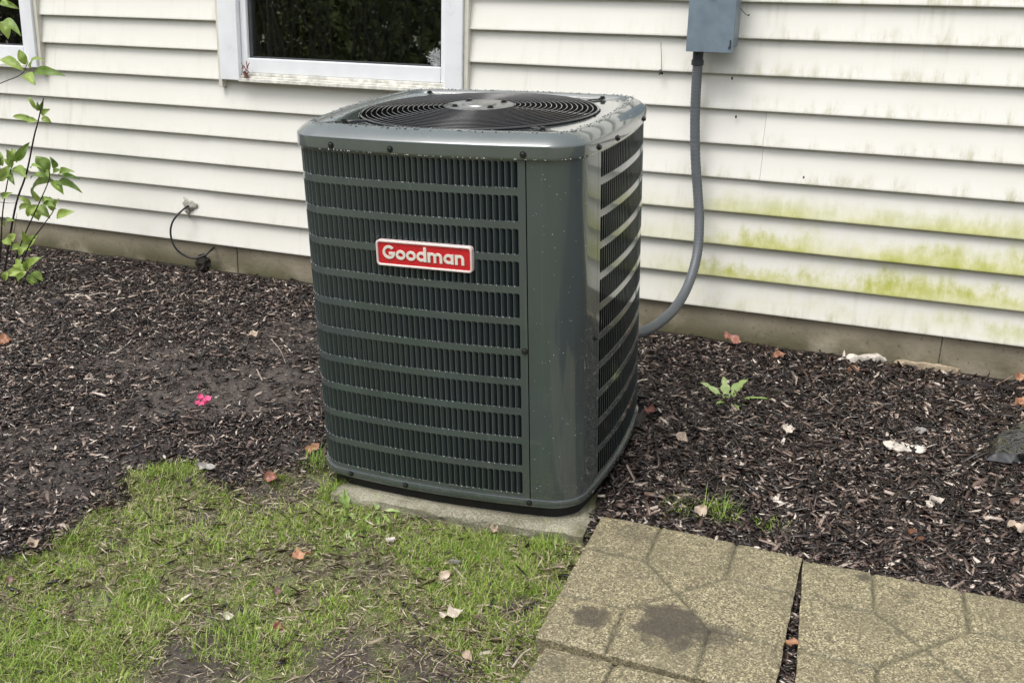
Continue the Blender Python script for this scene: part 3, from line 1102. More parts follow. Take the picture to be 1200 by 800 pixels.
build_ground()
build_house()
PL = on_ground(1200, 527)
build_mulch('mulch', 560000, 0.0100, 0.0060, M['chips'], 'dark brown shredded bark mulch covering both planting beds')
build_mulch('pale_splinters', 130000, 0.0078, 0.0056, M['palechips'], 'pale dry splinters scattered through the dark mulch')
build_grass()
build_pad()
_st = lambda px, py: tuple(on_ground(px, py)[:2])
build_paver(0, PAVERS[0], 'whole patio stone touching the pad, two dark round stains', [(*_st(785, 748), 0.085, 0.9), (*_st(690, 738), 0.050, 0.85), (*_st(840, 760), 0.05, .6), (*_st(740, 635), 0.05, 0.35)])
build_paver(1, PAVERS[1], 'patio stone at the right edge with black smudges, right of the open gap', [(*_st(1010, 690), 0.022, 0.75), (*_st(1065, 710), 0.020, 0.6), (*_st(970, 702), 0.010, 0.9)])
build_paver(2, PAVERS[2], 'patio stone cut off by the bottom edge, below the stained one', [(*_st(690, 768), 0.05, 0.7), (*_st(640, 790), 0.05, 0.3)])

# ------------------------------------------------------------------ air conditioner
HX, HY, RC, BOW, H = 0.35354, 0.32920, 0.0635, 0.08691, 0.84833     # half sizes, corner radius, bow of the sides, height


def plan_table(n=2700):
    """cabinet outline: a rounded rectangle whose sides bow gently outwards; tabulated by arc length, counter-clockwise from the left end of the front"""
    pts = []
    for cx, cy, a0, prev in ((1, -1, -90, (-HX + RC, -HY)), (1, 1, 0, (HX, -HY + RC)), (-1, 1, 90, (HX - RC, HY)), (-1, -1, 180, (-HX, HY - RC))):
        c = np.array((cx * (HX - RC), cy * (HY - RC)))
        st = c + RC * np.array((math.cos(math.radians(a0)), math.sin(math.radians(a0))))
        pts += [np.array(prev) + (st - np.array(prev)) * j / 400 for j in range(400)]
        pts += [c + RC * np.array((math.cos(math.radians(a0 + 90 * j / 200)), math.sin(math.radians(a0 + 90 * j / 200)))) for j in range(200)]
    P = np.array(pts)
    x = P[:, 0] * (1 + BOW * (1 - np.clip(np.abs(P[:, 1]) / HY, 0, 1) ** 2))
    y = P[:, 1] * (1 + BOW * (1 - np.clip(np.abs(P[:, 0]) / HX, 0, 1) ** 2))
    Q = np.stack([x, y], 1)
    s_ = np.concatenate([[0], np.cumsum(np.linalg.norm(np.roll(Q, -1, 0) - Q, axis=1))])
    Qc = np.vstack([Q, Q[:1]])
    per = s_[-1]
    tt = np.arange(n) / n * per
    q = np.stack([np.interp(tt, s_, Qc[:, 0]), np.interp(tt, s_, Qc[:, 1])], 1)
    k = 4
    tan = np.roll(q, -k, 0) - np.roll(q, k, 0)
    tan /= np.linalg.norm(tan, axis=1)[:, None]
    nr_ = np.stack([tan[:, 1], -tan[:, 0]], 1)
    return per, n, q.tolist(), nr_.tolist()


PER, NT, TABQ, TABN = plan_table()


def rim_pt(t, off=0.0):
    """point and outward normal on the cabinet outline at arc length t"""
    f = (t % PER) / PER * NT
    i = int(f) % NT
    j = (i + 1) % NT
    f -= int(f)
    nx, ny = TABN[i][0] * (1 - f) + TABN[j][0] * f, TABN[i][1] * (1 - f) + TABN[j][1] * f
    l = math.hypot(nx, ny)
    nx, ny = nx / l, ny / l
    return Vector((TABQ[i][0] * (1 - f) + TABQ[j][0] * f + nx * off, TABQ[i][1] * (1 - f) + TABQ[j][1] * f + ny * off, 0)), Vector((nx, ny, 0))


def outline_ts(n=320):
    return [PER * i / n for i in range(n)]


ROW0, ROWP, SLOT_H = 0.0085, 0.0770, 0.0605
PITCH = 0.01498
SLOT_W = 0.0138


def slot_outline(t0, z0):
    """rounded slot, counter-clockwise from lower left, in (t, z); returns points with the outer-cell side they belong to"""
    t1, z1 = t0 + SLOT_W, z0 + SLOT_H
    pts = []

    def corner(cx, cz, r, a0, k):
        return [(cx + r * math.cos(math.radians(a0 + 90 * i / k)), cz + r * math.sin(math.radians(a0 + 90 * i / k))) for i in range(k + 1)]
    r1, r2, r3, r4 = 0.0022, 0.0034, 0.0052, 0.0022
    pts += corner(t0 + r1, z0 + r1, r1, 180, 2)
    pts += corner(t1 - r2, z0 + r2, r2, 270, 3)
    pts += corner(t1 - r3, z1 - r3, r3, 0, 4)
    pts += corner(t0 + r4, z1 - r4, r4, 90, 2)
    return pts


def grille_panel(name, parent, t_slots, t_a, t_b):
    """sheet from t_a to t_b with a column of slots at every t in t_slots (left edges)"""
    V, N, F = [], [], []

    def vert(t, z, depth=0.0, nmix=None):
        p, n = rim_pt(t, -depth)
        V.append((p.x, p.y, z))
        N.append(tuple(n) if nmix is None else tuple(nmix))
        return len(V) - 1
    cells = []
    mg = (PITCH - SLOT_W) / 2
    zlo, zhi = -0.004, H + 0.004
    for tl in t_slots:
        a, b = tl - mg, tl + SLOT_W + mg
        for r in range(11):
            z0 = ROW0 + r * ROWP
            ca = z0 - (ROWP - SLOT_H) / 2 if r else zlo
            cb = z0 + SLOT_H + (ROWP - SLOT_H) / 2 if r < 10 else zhi
            inn = slot_outline(tl, z0)
            n = len(inn)
            sides = [0] * 3 + [1] * 4 + [2] * 5 + [3] * 3
            # outer ring: straight projection to the cell border, true corners at the diagonals
            out = []
            for i, (t, z) in enumerate(inn):
                out.append(None)
            out = []
            # indices: 0-2 LL, 3-6 LR, 7-11 UR, 12-14 UL
            for i, (t, z) in enumerate(inn):
                if i == 0:
                    out.append((a, z))
                elif i == 1:
                    out.append((a, ca))
                elif i == 2 or i == 3:
                    out.append((t, ca))
                elif i in (4, 5):
                    out.append((b, ca))
                elif i in (6, 7):
                    out.append((b, z))
                elif i in (8, 9, 10):
                    out.append((b, cb))
                elif i in (11, 12):
                    out.append((t, cb))
                elif i == 13:
                    out.append((a, cb))
                else:
                    out.append((a, z))
            oi = [vert(t, z) for t, z in out]
            ii = [vert(t, z) for t, z in inn]
            cx, cz = tl + SLOT_W / 2, z0 + SLOT_H / 2
            # rolled lip into the slot
            lip, lip2 = [], []
            for (t, z) in inn:
                dt, dz = (cx - t) / SLOT_W * 2, (cz - z) / (SLOT_H / 2)
                dz = dz if abs(dz) > 0.9 else 0
                p, nn = rim_pt(t)
                tau = Vector((-nn.y, nn.x, 0))
                inw = (tau * dt + Vector((0, 0, dz))).normalized()
                lip.append(vert(t + 0.00025 * dt, z + 0.00035 * dz, 0.0005, (nn + inw * 0.7).normalized()))
                lip2.append(vert(t + 0.0004 * dt, z + 0.0004 * dz, 0.0010, inw))
            for i in range(n):
                j = (i + 1) % n
                if out[i] != out[j]:
                    F.append((oi[i], oi[j], ii[j], ii[i]))
                else:
                    F.append((oi[i], ii[j], ii[i]))
                F.append((ii[i], ii[j], lip[j], lip[i]))
                F.append((lip[i], lip[j], lip2[j], lip2[i]))
    # plain margins left and right of the slots
    first, last = min(t_slots) - mg, max(t_slots) + SLOT_W + mg
    for ta, tb in ((t_a, first), (last, t_b)):
        k = max(1, int((tb - ta) / 0.012))
        cols = []
        for i in range(k + 1):
            t = ta + (tb - ta) * i / k
            cols.append((vert(t, zlo), vert(t, zhi)))
        for i in range(k):
            F.append((cols[i][0], cols[i + 1][0], cols[i + 1][1], cols[i][1]))
    # returned edges of the sheet
    for t, s in ((t_a, -1), (t_b, 1)):
        p, n = rim_pt(t)
        tau = Vector((-n.y, n.x, 0)) * s
        q = [vert(t, zlo, 0, tau), vert(t, zhi, 0, tau), vert(t, zhi, 0.012, tau), vert(t, zlo, 0.012, tau)]
        F.append(tuple(q) if s > 0 else tuple(q[::-1]))
    me = bpy.data.meshes.new(name)
    me.from_pydata(V, [], F)
    me.materials.append(M['paint'])
    me.shade_smooth()
    me.normals_split_custom_set_from_vertices(N)
    return link(name, me, parent)


def louver_geo():
    """blade: flush with the left lip, curving in towards the right"""
    us = [0.0000, 0.0012, 0.0032, 0.0060, 0.0088, 0.0108]
    ds = [0.0006, 0.0010, 0.0026, 0.0052, 0.0082, 0.0106]
    V, F = [], []
    zs = (-0.0022, 0.004, SLOT_H - 0.010, SLOT_H + 0.0022)
    for k, z in enumerate(zs):
        for u, dd in zip(us, ds):
            V.append((u, dd, z))
    n = len(us)
    for k in range(len(zs) - 1):
        for i in range(n - 1):
            F.append((k * n + i, k * n + i + 1, (k + 1) * n + i + 1, (k + 1) * n + i))
    # back of the blade, coloured black to put shade inside the slots
    b0 = len(V)
    for z in zs:
        for u, dd in zip(us, ds):
            V.append((u + 0.0002, dd + 0.0005, z))
    for k in range(len(zs) - 1):
        for i in range(n - 1):
            F.append((b0 + k * n + i, b0 + (k + 1) * n + i, b0 + (k + 1) * n + i + 1, b0 + k * n + i + 1))
    # thickness: returned edge at the free end
    o = len(V)
    for z in zs:
        V.append((0.0106, 0.0120, z))
    for k in range(len(zs) - 1):
        F.append((k * n + n - 1, o + k, o + k + 1, (k + 1) * n + n - 1))
    nf = (len(zs) - 1) * (n - 1)
    back = [0] * nf + [1] * (len(F) - nf)
    return V, F, back


def panel_plain(name, parent, t_a, t_b, mat, z0=-0.004, z1=H + 0.004, off=0.0):
    k = max(2, int((t_b - t_a) / 0.008))
    V, N, F = [], [], []
    for i in range(k + 1):
        t = t_a + (t_b - t_a) * i / k
        for z, dpt in ((z0, 0), (z1, 0)):
            p, n = rim_pt(t, off)
            V.append((p.x, p.y, z))
            N.append(tuple(n))
    for i in range(k):
        F.append((2 * i, 2 * i + 2, 2 * i + 3, 2 * i + 1))
    for t, s in ((t_a, -1), (t_b, 1)):
        p, n = rim_pt(t, off)
        q, _ = rim_pt(t, off - 0.014)
        tau = Vector((-n.y, n.x, 0)) * s
        b = len(V)
        V += [(p.x, p.y, z0), (p.x, p.y, z1), (q.x, q.y, z1), (q.x, q.y, z0)]
        N += [tuple(tau)] * 4
        F.append((b, b + 1, b + 2, b + 3) if s > 0 else (b + 3, b + 2, b + 1, b))
    me = bpy.data.meshes.new(name)
    me.from_pydata(V, [], F)
    me.materials.append(mat)
    me.shade_smooth()
    me.normals_split_custom_set_from_vertices(N)
    return link(name, me, parent)


def loft(mb, rings, close_top=False):
    n = len(rings[0])
    o = len(mb.V)
    for r in rings:
        mb.V += [tuple(v) for v in r]
    for i in range(len(rings) - 1):
        for k in range(n):
            l = (k + 1) % n
            mb.F.append((o + i * n + k, o + i * n + l, o + (i + 1) * n + l, o + (i + 1) * n + k))


def hex_bolt(parent, pos, nrm, r=0.0052, washer=True):
    mb = MB()
    prof = [(r * 1.5, 0), (r * 1.5, 0.0012), (r, 0.0016), (r, 0.0052), (r * 0.8, 0.0060), (0.0005, 0.0061)]
    mb.lathe(prof, 6 if not washer else 12)
    o = mb.obj('screw', M['bolt'], parent, smooth=35)
    o.rotation_euler = Vector(nrm).to_track_quat('Z', 'Y').to_euler()
    o.location = pos
    return o


def build_unit():
    root = thing('air_conditioner', 'dark green central air conditioner with louvered sides and red badge', 'air conditioner',
                 (0, -1.00792, 0.03757), (0.07305, -0.01958, 0.05052))
    # --- louvered front and left side: one wrapped sheet
    fr = [0.5162 - SLOT_W - k * PITCH for k in range(74)]
    grille_panel('front_grille', root, fr, -0.612, 0.5340)
    rt0 = 0.768
    rs = [rt0 + k * PITCH for k in range(38)]
    grille_panel('side_grille', root, rs, rt0 - 0.016, 1.352)
    panel_plain('corner_panel', root, 0.5366, rt0 - 0.0185, M['paint'], off=0.0006)
    panel_plain('back_panel', root, 1.356, PER - 0.615, M['paint'])
    # --- louvers
    V, F, back = louver_geo()
    shared = bpy.data.meshes.new('louver')
    shared.from_pydata(V, [], F)
    shared.materials.append(M['louver'])
    shared.materials.append(M['coil'])
    shared.polygons.foreach_set('material_index', back)
    shared.shade_smooth()
    rest = MB()

    def frame(t, z):
        p, n = rim_pt(t)
        p2, n2 = rim_pt(t + SLOT_W)
        tau = (p2 - p).normalized()
        nn = Vector((tau.y, -tau.x, 0))
        m = Matrix(((tau.x, -nn.x, 0, p.x), (tau.y, -nn.y, 0, p.y), (0, 0, 1, z), (0, 0, 0, 1)))
        return m
    for k, t in enumerate(fr):
        for r in range(11):
            m = frame(t, ROW0 + r * ROWP)
            if k < 27:
                o = bpy.data.objects.new('louver', shared)
                C.objects.link(o)
                o.parent = root
                o.matrix_local = m
            else:
                rest.add(V, F, m)
    for t in rs:
        for r in range(11):
            rest.add(V, F, frame(t, ROW0 + r * ROWP))
    o = rest.obj('louvers', M['louver'], root, smooth=True)
    o.data.materials.append(M['coil'])
    o.data.polygons.foreach_set('material_index', back * (len(o.data.polygons) // len(back)))
    o['kind'] = 'stuff'
    # --- dark coil inside
    mb = MB()
    ts = outline_ts(120)
    loft(mb, [[(*rim_pt(t, -0.022)[0][:2], z) for t in ts] for z in (-0.003, H)])
    mb.obj('condenser_coil', M['coil'], root, smooth=40)
    # --- base pan
    ts = outline_ts()
    mb = MB()

    def ring(off, z):
        return [(*rim_pt(t, off)[0][:2], z) for t in ts]
    loft(mb, [ring(-0.030, -0.0035), ring(-0.003, -0.0035), ring(0.0042, -0.0030), ring(0.0055, -0.0048), ring(0.0055, -0.020), ring(0.0035, -0.0235), ring(-0.012, -0.0240), ring(-0.05, -0.0240)])
    mb.F.append(tuple(range(len(mb.V) - len(ts), len(mb.V)))[::-1])
    mb.obj('base_pan', M['paint'], root, smooth=50)
    for sx, sy in ((-1, -1), (1, -1), (1, 1), (-1, 1)):
        mb = MB()
        mb.lathe([(0.03, 0), (0.034, 0.004), (0.034, 0.0380)], 14, (sx * 0.22, sy * 0.22, -0.0620))
        mb.obj('foot', M['black'], root, smooth=40)
    mb = MB()
    loft(mb, [[(*rim_pt(t, -0.014)[0][:2], z) for t in ts] for z in (-0.0245, -0.0760)])
    mb.obj('base_rail', M['coil'], root, smooth=40)  # black band added below the pan, standing in for the shade there
    # --- top cap
    mb = MB()
    rg = [ring(0.001, H - 0.006), ring(0.0050, H - 0.0055), ring(0.0068, H - 0.0035), ring(0.0072, H + 0.0005), ring(0.0072, H + 0.0225), ring(0.0070, H + 0.0245), ring(0.0058, H + 0.0268),
          ring(0.0038, H + 0.0285), ring(0.0012, H + 0.0310), ring(-0.0075, H + 0.0380), ring(-0.0165, H + 0.0432), ring(-0.0240, H + 0.0468), ring(-0.0275, H + 0.0482), ring(-0.0305, H + 0.0493), ring(-0.0340, H + 0.0500), ring(-0.0405, H + 0.0500),
          ring(-0.0430, H + 0.0490), ring(-0.0445, H + 0.0455), ring(-0.0460, H + 0.0432), ring(-0.0490, H + 0.0425)]
    RH = 0.3080
    circ = []
    for v in rg[-1]:
        a = math.atan2(v[1], v[0])
        circ.append((RH * math.cos(a), RH * math.sin(a)))
    rg.append([(x, y, H + 0.0425) for x, y in circ])
    rg.append([(x * 0.992, y * 0.992, H + 0.0400) for x, y in circ])
    rg.append([(x * 0.99, y * 0.99, H + 0.030) for x, y in circ])
    loft(mb, rg)
    mb.obj('top_cap', M['cap'], root, smooth=38)
    mb = MB()
    mb.lathe([(RH * 0.988, 0.032), (RH * 0.985, -0.13)], 64, (0, 0, H))
    mb.F = mb.F[:-2]
    mb.obj('fan_shroud', M['coil'], root, smooth=40)
    mb = MB()
    mb.box(-0.27, 0.27, -0.27, 0.27, H - 0.30, H - 0.295)
    mb.obj('inner_floor', M['coil'], root)
    # --- fan
    fb = MB()
    fb.lathe([(0.03, -0.20), (0.075, -0.19), (0.075, -0.07), (0.06, -0.05), (0.02, -0.045)], 24, (0, 0, H))
    fan = fb.obj('fan_motor', M['black'], root, smooth=40)
    for k in range(4):
        mb = MB()
        a0 = k * math.pi / 2 + 0.35
        Vv, Ff = [], []
        for i in range(7):
            rr = 0.06 + 0.23 * i / 6
            for j in range(6):
                a = a0 + (j / 5) * (1.05 - 0.2 * i / 6)
                Vv.append((rr * math.cos(a), rr * math.sin(a), H - 0.13 + 0.055 * j / 5))
        for i in range(6):
            for j in range(5):
                Ff.append((i * 6 + j, i * 6 + j + 1, (i + 1) * 6 + j + 1, (i + 1) * 6 + j))
        mb.add(Vv, Ff)
        mb.obj('fan_blade', M['black'], fan, smooth=True)
    # --- wire guard
    RG = 0.3015

    def gz(r):
        return H + 0.0450 + 0.013 * (1 - (r / RG) ** 2)
    hub = MB()
    zz = gz(0.05)
    hub.lathe([(0.088, zz - 0.004), (0.088, zz - 0.0005), (0.084, zz + 0.0015), (0.046, zz + 0.0015), (0.043, zz + 0.0045), (0.036, zz + 0.0060), (0.001, zz + 0.0062)], 40)
    guard = hub.obj('fan_guard', M['zinc'], root, smooth=30)
    nr = 17
    for k in range(nr):
        rr = 0.091 + (RG - 0.091) * k / (nr - 1)
        mb = MB()
        w = 0.0015 if k < nr - 1 else 0.0030
        mb.tube([(rr * math.cos(2 * math.pi * i / 72), rr * math.sin(2 * math.pi * i / 72), gz(rr)) for i in range(72)], w, 6, closed=True)
        mb.obj('guard_ring', M['wire'], guard, smooth=True)
    for k in range(8):
        a = math.pi / 4 * k
        end = 0.362 if k % 2 else 0.306
        mb = MB()
        for s in (-1, 1):
            pts = []
            for i in range(9):
                rr = 0.070 + (end - 0.070) * i / 8
                z = gz(min(rr, RG)) - 0.0038
                if rr > RG:
                    z = H + 0.0455
                pts.append((rr * math.cos(a) - s * 0.0042 * math.sin(a), rr * math.sin(a) + s * 0.0042 * math.cos(a), z))
            mb.tube(pts, 0.0018, 6)
        mb.obj('guard_spoke', M['wire'], guard, smooth=True)
        if k % 2:
            hex_bolt(guard, ((end - 0.004) * math.cos(a), (end - 0.004) * math.sin(a), H + 0.0470), (0, 0, 1), 0.0062)
    for sx, sy in ((-1, -1), (1, -1), (1, 1), (-1, 1)):
        hex_bolt(guard, (sx * 0.048, sy * 0.048, zz + 0.0015), (0, 0, 1), 0.0066)
    # --- screws round the cabinet
    for t, z, off in ((0.054, H + 0.007, 0.0072), (0.213, H + 0.007, 0.0072), (0.5314, H + 0.007, 0.0072), (0.5270, 0.389, 0.0), (0.036, -0.012, 0.0055), (0.201, -0.012, 0.0055),
                      (0.5337, -0.012, 0.0055), (0.7376, H + 0.007, 0.0072), (0.8600, H + 0.007, 0.0072), (1.150, H + 0.007, 0.0072), (0.7390, 0.393, 0.0006), (0.90, -0.012, 0.0055)):
        p, n = rim_pt(t, off)
        hex_bolt(root, (p.x, p.y, z), n)
    # --- water drops: beads on the slot ledges, cap and corner panel
    mb = MB()
    rr = random.Random(5)
    for k, t in enumerate(fr[:46]):
        for r in range(11):
            if rr.random() < 0.72:
                p, n = rim_pt(t + 0.0022 + rr.uniform(0, 0.002), 0.0002)
                mb.sphere((p.x, p.y, ROW0 + r * ROWP + 0.0006), rr.uniform(0.0008, 0.0014), 5, 3)
            if rr.random() < 0.5:
                p, n = rim_pt(t + rr.uniform(0.004, 0.010), -0.0008)
                mb.sphere((p.x, p.y, ROW0 + r * ROWP + 0.0008), rr.uniform(0.0006, 0.0010), 5, 3)
    for i in range(110):
        p, n = rim_pt(rr.uniform(0.545, 0.745), 0.0006)
        mb.sphere((p.x, p.y, rr.uniform(0.0, H)), rr.choice((0.0005, 0.0006, 0.0007, 0.0010)), 5, 3)
    for i in range(60):
        p, n = rim_pt(rr.uniform(0, 0.75), 0.0070)
        mb.sphere((p.x, p.y, H - 0.004 + rr.uniform(0, 0.0006)), rr.uniform(0.0008, 0.0015), 5, 3)
    o = mb.obj('water_droplets', M['drop'], root, smooth=True)
    o['kind'] = 'stuff'
    mb = MB()
    for i in range(420):
        off = rr.uniform(-0.043, -0.027)
        p, n = rim_pt(rr.uniform(0, PER), off)
        mb.sphere((p.x, p.y, H + 0.0507), rr.uniform(0.0008, 0.0026), 7, 4, 0.5)
    for i in range(90):
        off = rr.uniform(-0.026, -0.004)
        p, n = rim_pt(rr.uniform(0, 1.4), off)
        mb.sphere((p.x, p.y, H + 0.0335 + (-0.003 - off) / 0.0268 * 0.0158 + 0.0010), rr.uniform(0.0008, 0.0022), 6, 4, 0.7)
    o = mb.obj('rain_beads', M['bead'], root, smooth=True)
    o['kind'] = 'stuff'
    # --- badge
    bx0, bx1, bz0, bz1 = -0.1285, 0.1180, 0.5768, 0.6395

    def rrect(x0, x1, z0, z1, r, k=5):
        out = []
        for cx, cz, a0 in ((x1 - r, z0 + r, 270), (x1 - r, z1 - r, 0), (x0 + r, z1 - r, 90), (x0 + r, z0 + r, 180)):
            out += [(cx + r * math.cos(math.radians(a0 + 90 * i / k)), cz + r * math.sin(math.radians(a0 + 90 * i / k))) for i in range(k + 1)]
        return out
    yb = rim_pt(0.29)[0].y - 0.0012
    e = 0.0052
    o_, i_ = rrect(bx0, bx1, bz0, bz1, 0.009), rrect(bx0 + e, bx1 - e, bz0 + e, bz1 - e, 0.006)
    prof = [(o_, yb), (o_, yb - 0.0085)]
    om = rrect(bx0 + 0.0012, bx1 - 0.0012, bz0 + 0.0012, bz1 - 0.0012, 0.0085)
    im = rrect(bx0 + e - 0.0012, bx1 - e + 0.0012, bz0 + e - 0.0012, bz1 - e + 0.0012, 0.007)
    mb = MB()
    loft(mb, [[(x, y, z) for x, z in q] for q, y in ((o_, yb + 0.0040), (o_, yb - 0.0085), (om, yb - 0.0098), (im, yb - 0.0098), (i_, yb - 0.0085), (i_, yb - 0.0060))])
    mb.F.append(tuple(range(len(o_)))[::-1])
    badge = mb.obj('badge', M['badgeedge'], root, smooth=40)
    badge['label'] = 'red name badge with pale raised border and cream lettering'
    mb = MB()
    f_ = rrect(bx0 + e - 0.0004, bx1 - e + 0.0004, bz0 + e - 0.0004, bz1 - e + 0.0004, 0.006)
    mb.prism(f_, yb - 0.0068, yb - 0.001)
    mb.obj('badge_field', M['red'], badge)
    yf = yb - 0.0066
    cap, xh, stk, bl = 0.0335, 0.0240, 0.0070, 0.5940

    def letter(parts):
        mb = MB()
        for kk, (kind, *a) in enumerate(parts):
            yt = yf - 0.0022 - 0.00015 * kk
            if kind == 'ring':
                cx, cz, rx, rz, s, a0, a1 = a
                n = 28
                full = abs(a1 - a0) >= 360
                Vv = []
                for i in range(n + 1):
                    an = math.radians(a0 + (a1 - a0) * i / n)
                    co, si = math.cos(an), math.sin(an)
                    for (fx, fz, y) in ((rx, rz, yf), (rx - 0.0005, rz - 0.0005, yt), (rx - s + 0.0005, rz - s + 0.0005, yt), (rx - s, rz - s, yf)):
                        Vv.append((cx + fx * co, y, cz + fz * si))
                Ff = []
                for i in range(n):
                    for j in range(3):
                        Ff.append((i * 4 + j, (i + 1) * 4 + j, (i + 1) * 4 + j + 1, i * 4 + j + 1))
                if not full:
                    Ff += [(0, 1, 2, 3), (n * 4 + 3, n * 4 + 2, n * 4 + 1, n * 4)]
                mb.add(Vv, Ff)
            else:
                x0, x1, z0, z1 = a
                mb.box(x0, x1, yt, yf + 0.001, z0, z1)
        mb.V = [(x + 0.0044, y, z) for x, y, z in mb.V]
        mb.obj('letter', M['letter'], badge)
    w = 0.0262
    R = xh / 2

    def o_at(x0, width=0.0258):
        return ('ring', x0 + width / 2, bl + R, width / 2, R, stk, 0, 360)
    letter([('ring', -0.0995, bl + cap / 2, 0.0168, cap / 2, stk, 42, 352), ('bar', -0.0995, -0.0832, bl + cap / 2 - 0.0060, bl + cap / 2 + 0.0010)])
    letter([o_at(-0.0822)])
    letter([o_at(-0.0553)])
    letter([o_at(-0.0284), ('bar', -0.0094, -0.0024, bl, bl + cap + 0.002)])
    letter([('bar', 0.0008, 0.0076, bl, bl + xh), ('ring', 0.0118, bl + xh - 0.0110, 0.0110, 0.0110, 0.0066, 0, 180), ('bar', 0.0162, 0.0228, bl, bl + xh - 0.0105),
            ('ring', 0.0272, bl + xh - 0.0110, 0.0110, 0.0110, 0.0066, 0, 180), ('bar', 0.0316, 0.0382, bl, bl + xh - 0.0105)])
    letter([o_at(0.0410), ('bar', 0.0600, 0.0668, bl, bl + xh)])
    letter([('bar', 0.0702, 0.0770, bl, bl + xh), ('ring', 0.0818, bl + xh - 0.0116, 0.0116, 0.0116, 0.0068, 0, 180), ('bar', 0.0866, 0.0934, bl, bl + xh - 0.0110)])


build_unit()


# ------------------------------------------------------------------ electrical box, conduit, cable
def build_box():
    yb, yf = -0.004, -0.092
    bl_, br_ = at_y(803.5, 61, yf), at_y(858.2, 62, yf)
    x0, x1, z0 = bl_[0], br_[0], (bl_[2] + br_[2]) / 2
    z1 = z0 + 0.27
    root = thing('disconnect_box', 'blue grey metal disconnect box on the siding above the conduit', 'electrical box', ((x0 + x1) / 2, yb, z0))
    w = (x1 - x0) / 2
    mb = MB()
    mb.box(-w + 0.004, w - 0.004, -0.080, 0.0, 0.018, z1 - z0 - 0.004)
    mb.obj('enclosure', M['box'], root, bevel=0.003)
    mb = MB()                                     # lift-off cover with turned edges
    mb.box(-w, w, -0.088, -0.0835, 0.0, z1 - z0)
    mb.box(-w, -w + 0.002, -0.083, -0.040, 0.004, z1 - z0)
    mb.box(w - 0.002, w, -0.083, -0.012, 0.022, z1 - z0)
    mb.box(-w + 0.0025, w - 0.0025, -0.083, -0.070, 0.0, 0.003)
    mb.obj('cover', M['box'], root, bevel=0.0012)
    mb = MB()
    mb.box(w - 0.0105, w - 0.0070, -0.0925, -0.0882, 0.014, 0.040)
    mb.box(w - 0.0140, w - 0.0107, -0.0905, -0.0882, 0.012, 0.020)
    mb.obj('latch', M['boxdark'], root, bevel=0.0006)
    mb = MB()
    mb.box(-w * 0.15, w * 0.18, -0.0890, -0.0882, 0.157, 0.160)
    mb.box(-w * 0.10, w * 0.14, -0.0890, -0.0882, 0.163, 0.166)
    mb.obj('rib', M['box'], root)
    # conduit: hub, then flexible hose to the back of the condenser
    c = at_y(818, 66, -0.045)
    rt = thing('electrical_conduit', 'grey flexible conduit dropping from the box and curving behind the condenser', 'conduit', tuple(c))
    mb = MB()
    c = Vector(c)
    mb.lathe([(0.0165, -0.030), (0.0205, -0.028), (0.0205, -0.012), (0.0175, -0.010), (0.0175, 0.030)], 12)
    mb.obj('hub_fitting', M['boxdark'], rt, smooth=35)
    px = [(818, 72, -0.045), (816, 100, -0.045), (814.5, 140, -0.045), (815, 185, -0.05), (818, 230, -0.06), (819.5, 262, -0.08), (817, 297, -0.12), (808, 330, -0.19), (793, 358, -0.29), (773, 378, -0.42), (752, 389, -0.55), (735, 392, -0.64)]
    pts = catmull([at_y(*q) for q in px], 26)
    # fine ribbing
    rad = [0.0163 + 0.0006 * math.sin(i * 2.1) for i in range(len(pts))]
    mb = MB()
    mb.tube([Vector(p) - c for p in pts], rad, 14)
    mb.obj('hose', M['conduit'], rt, smooth=True)


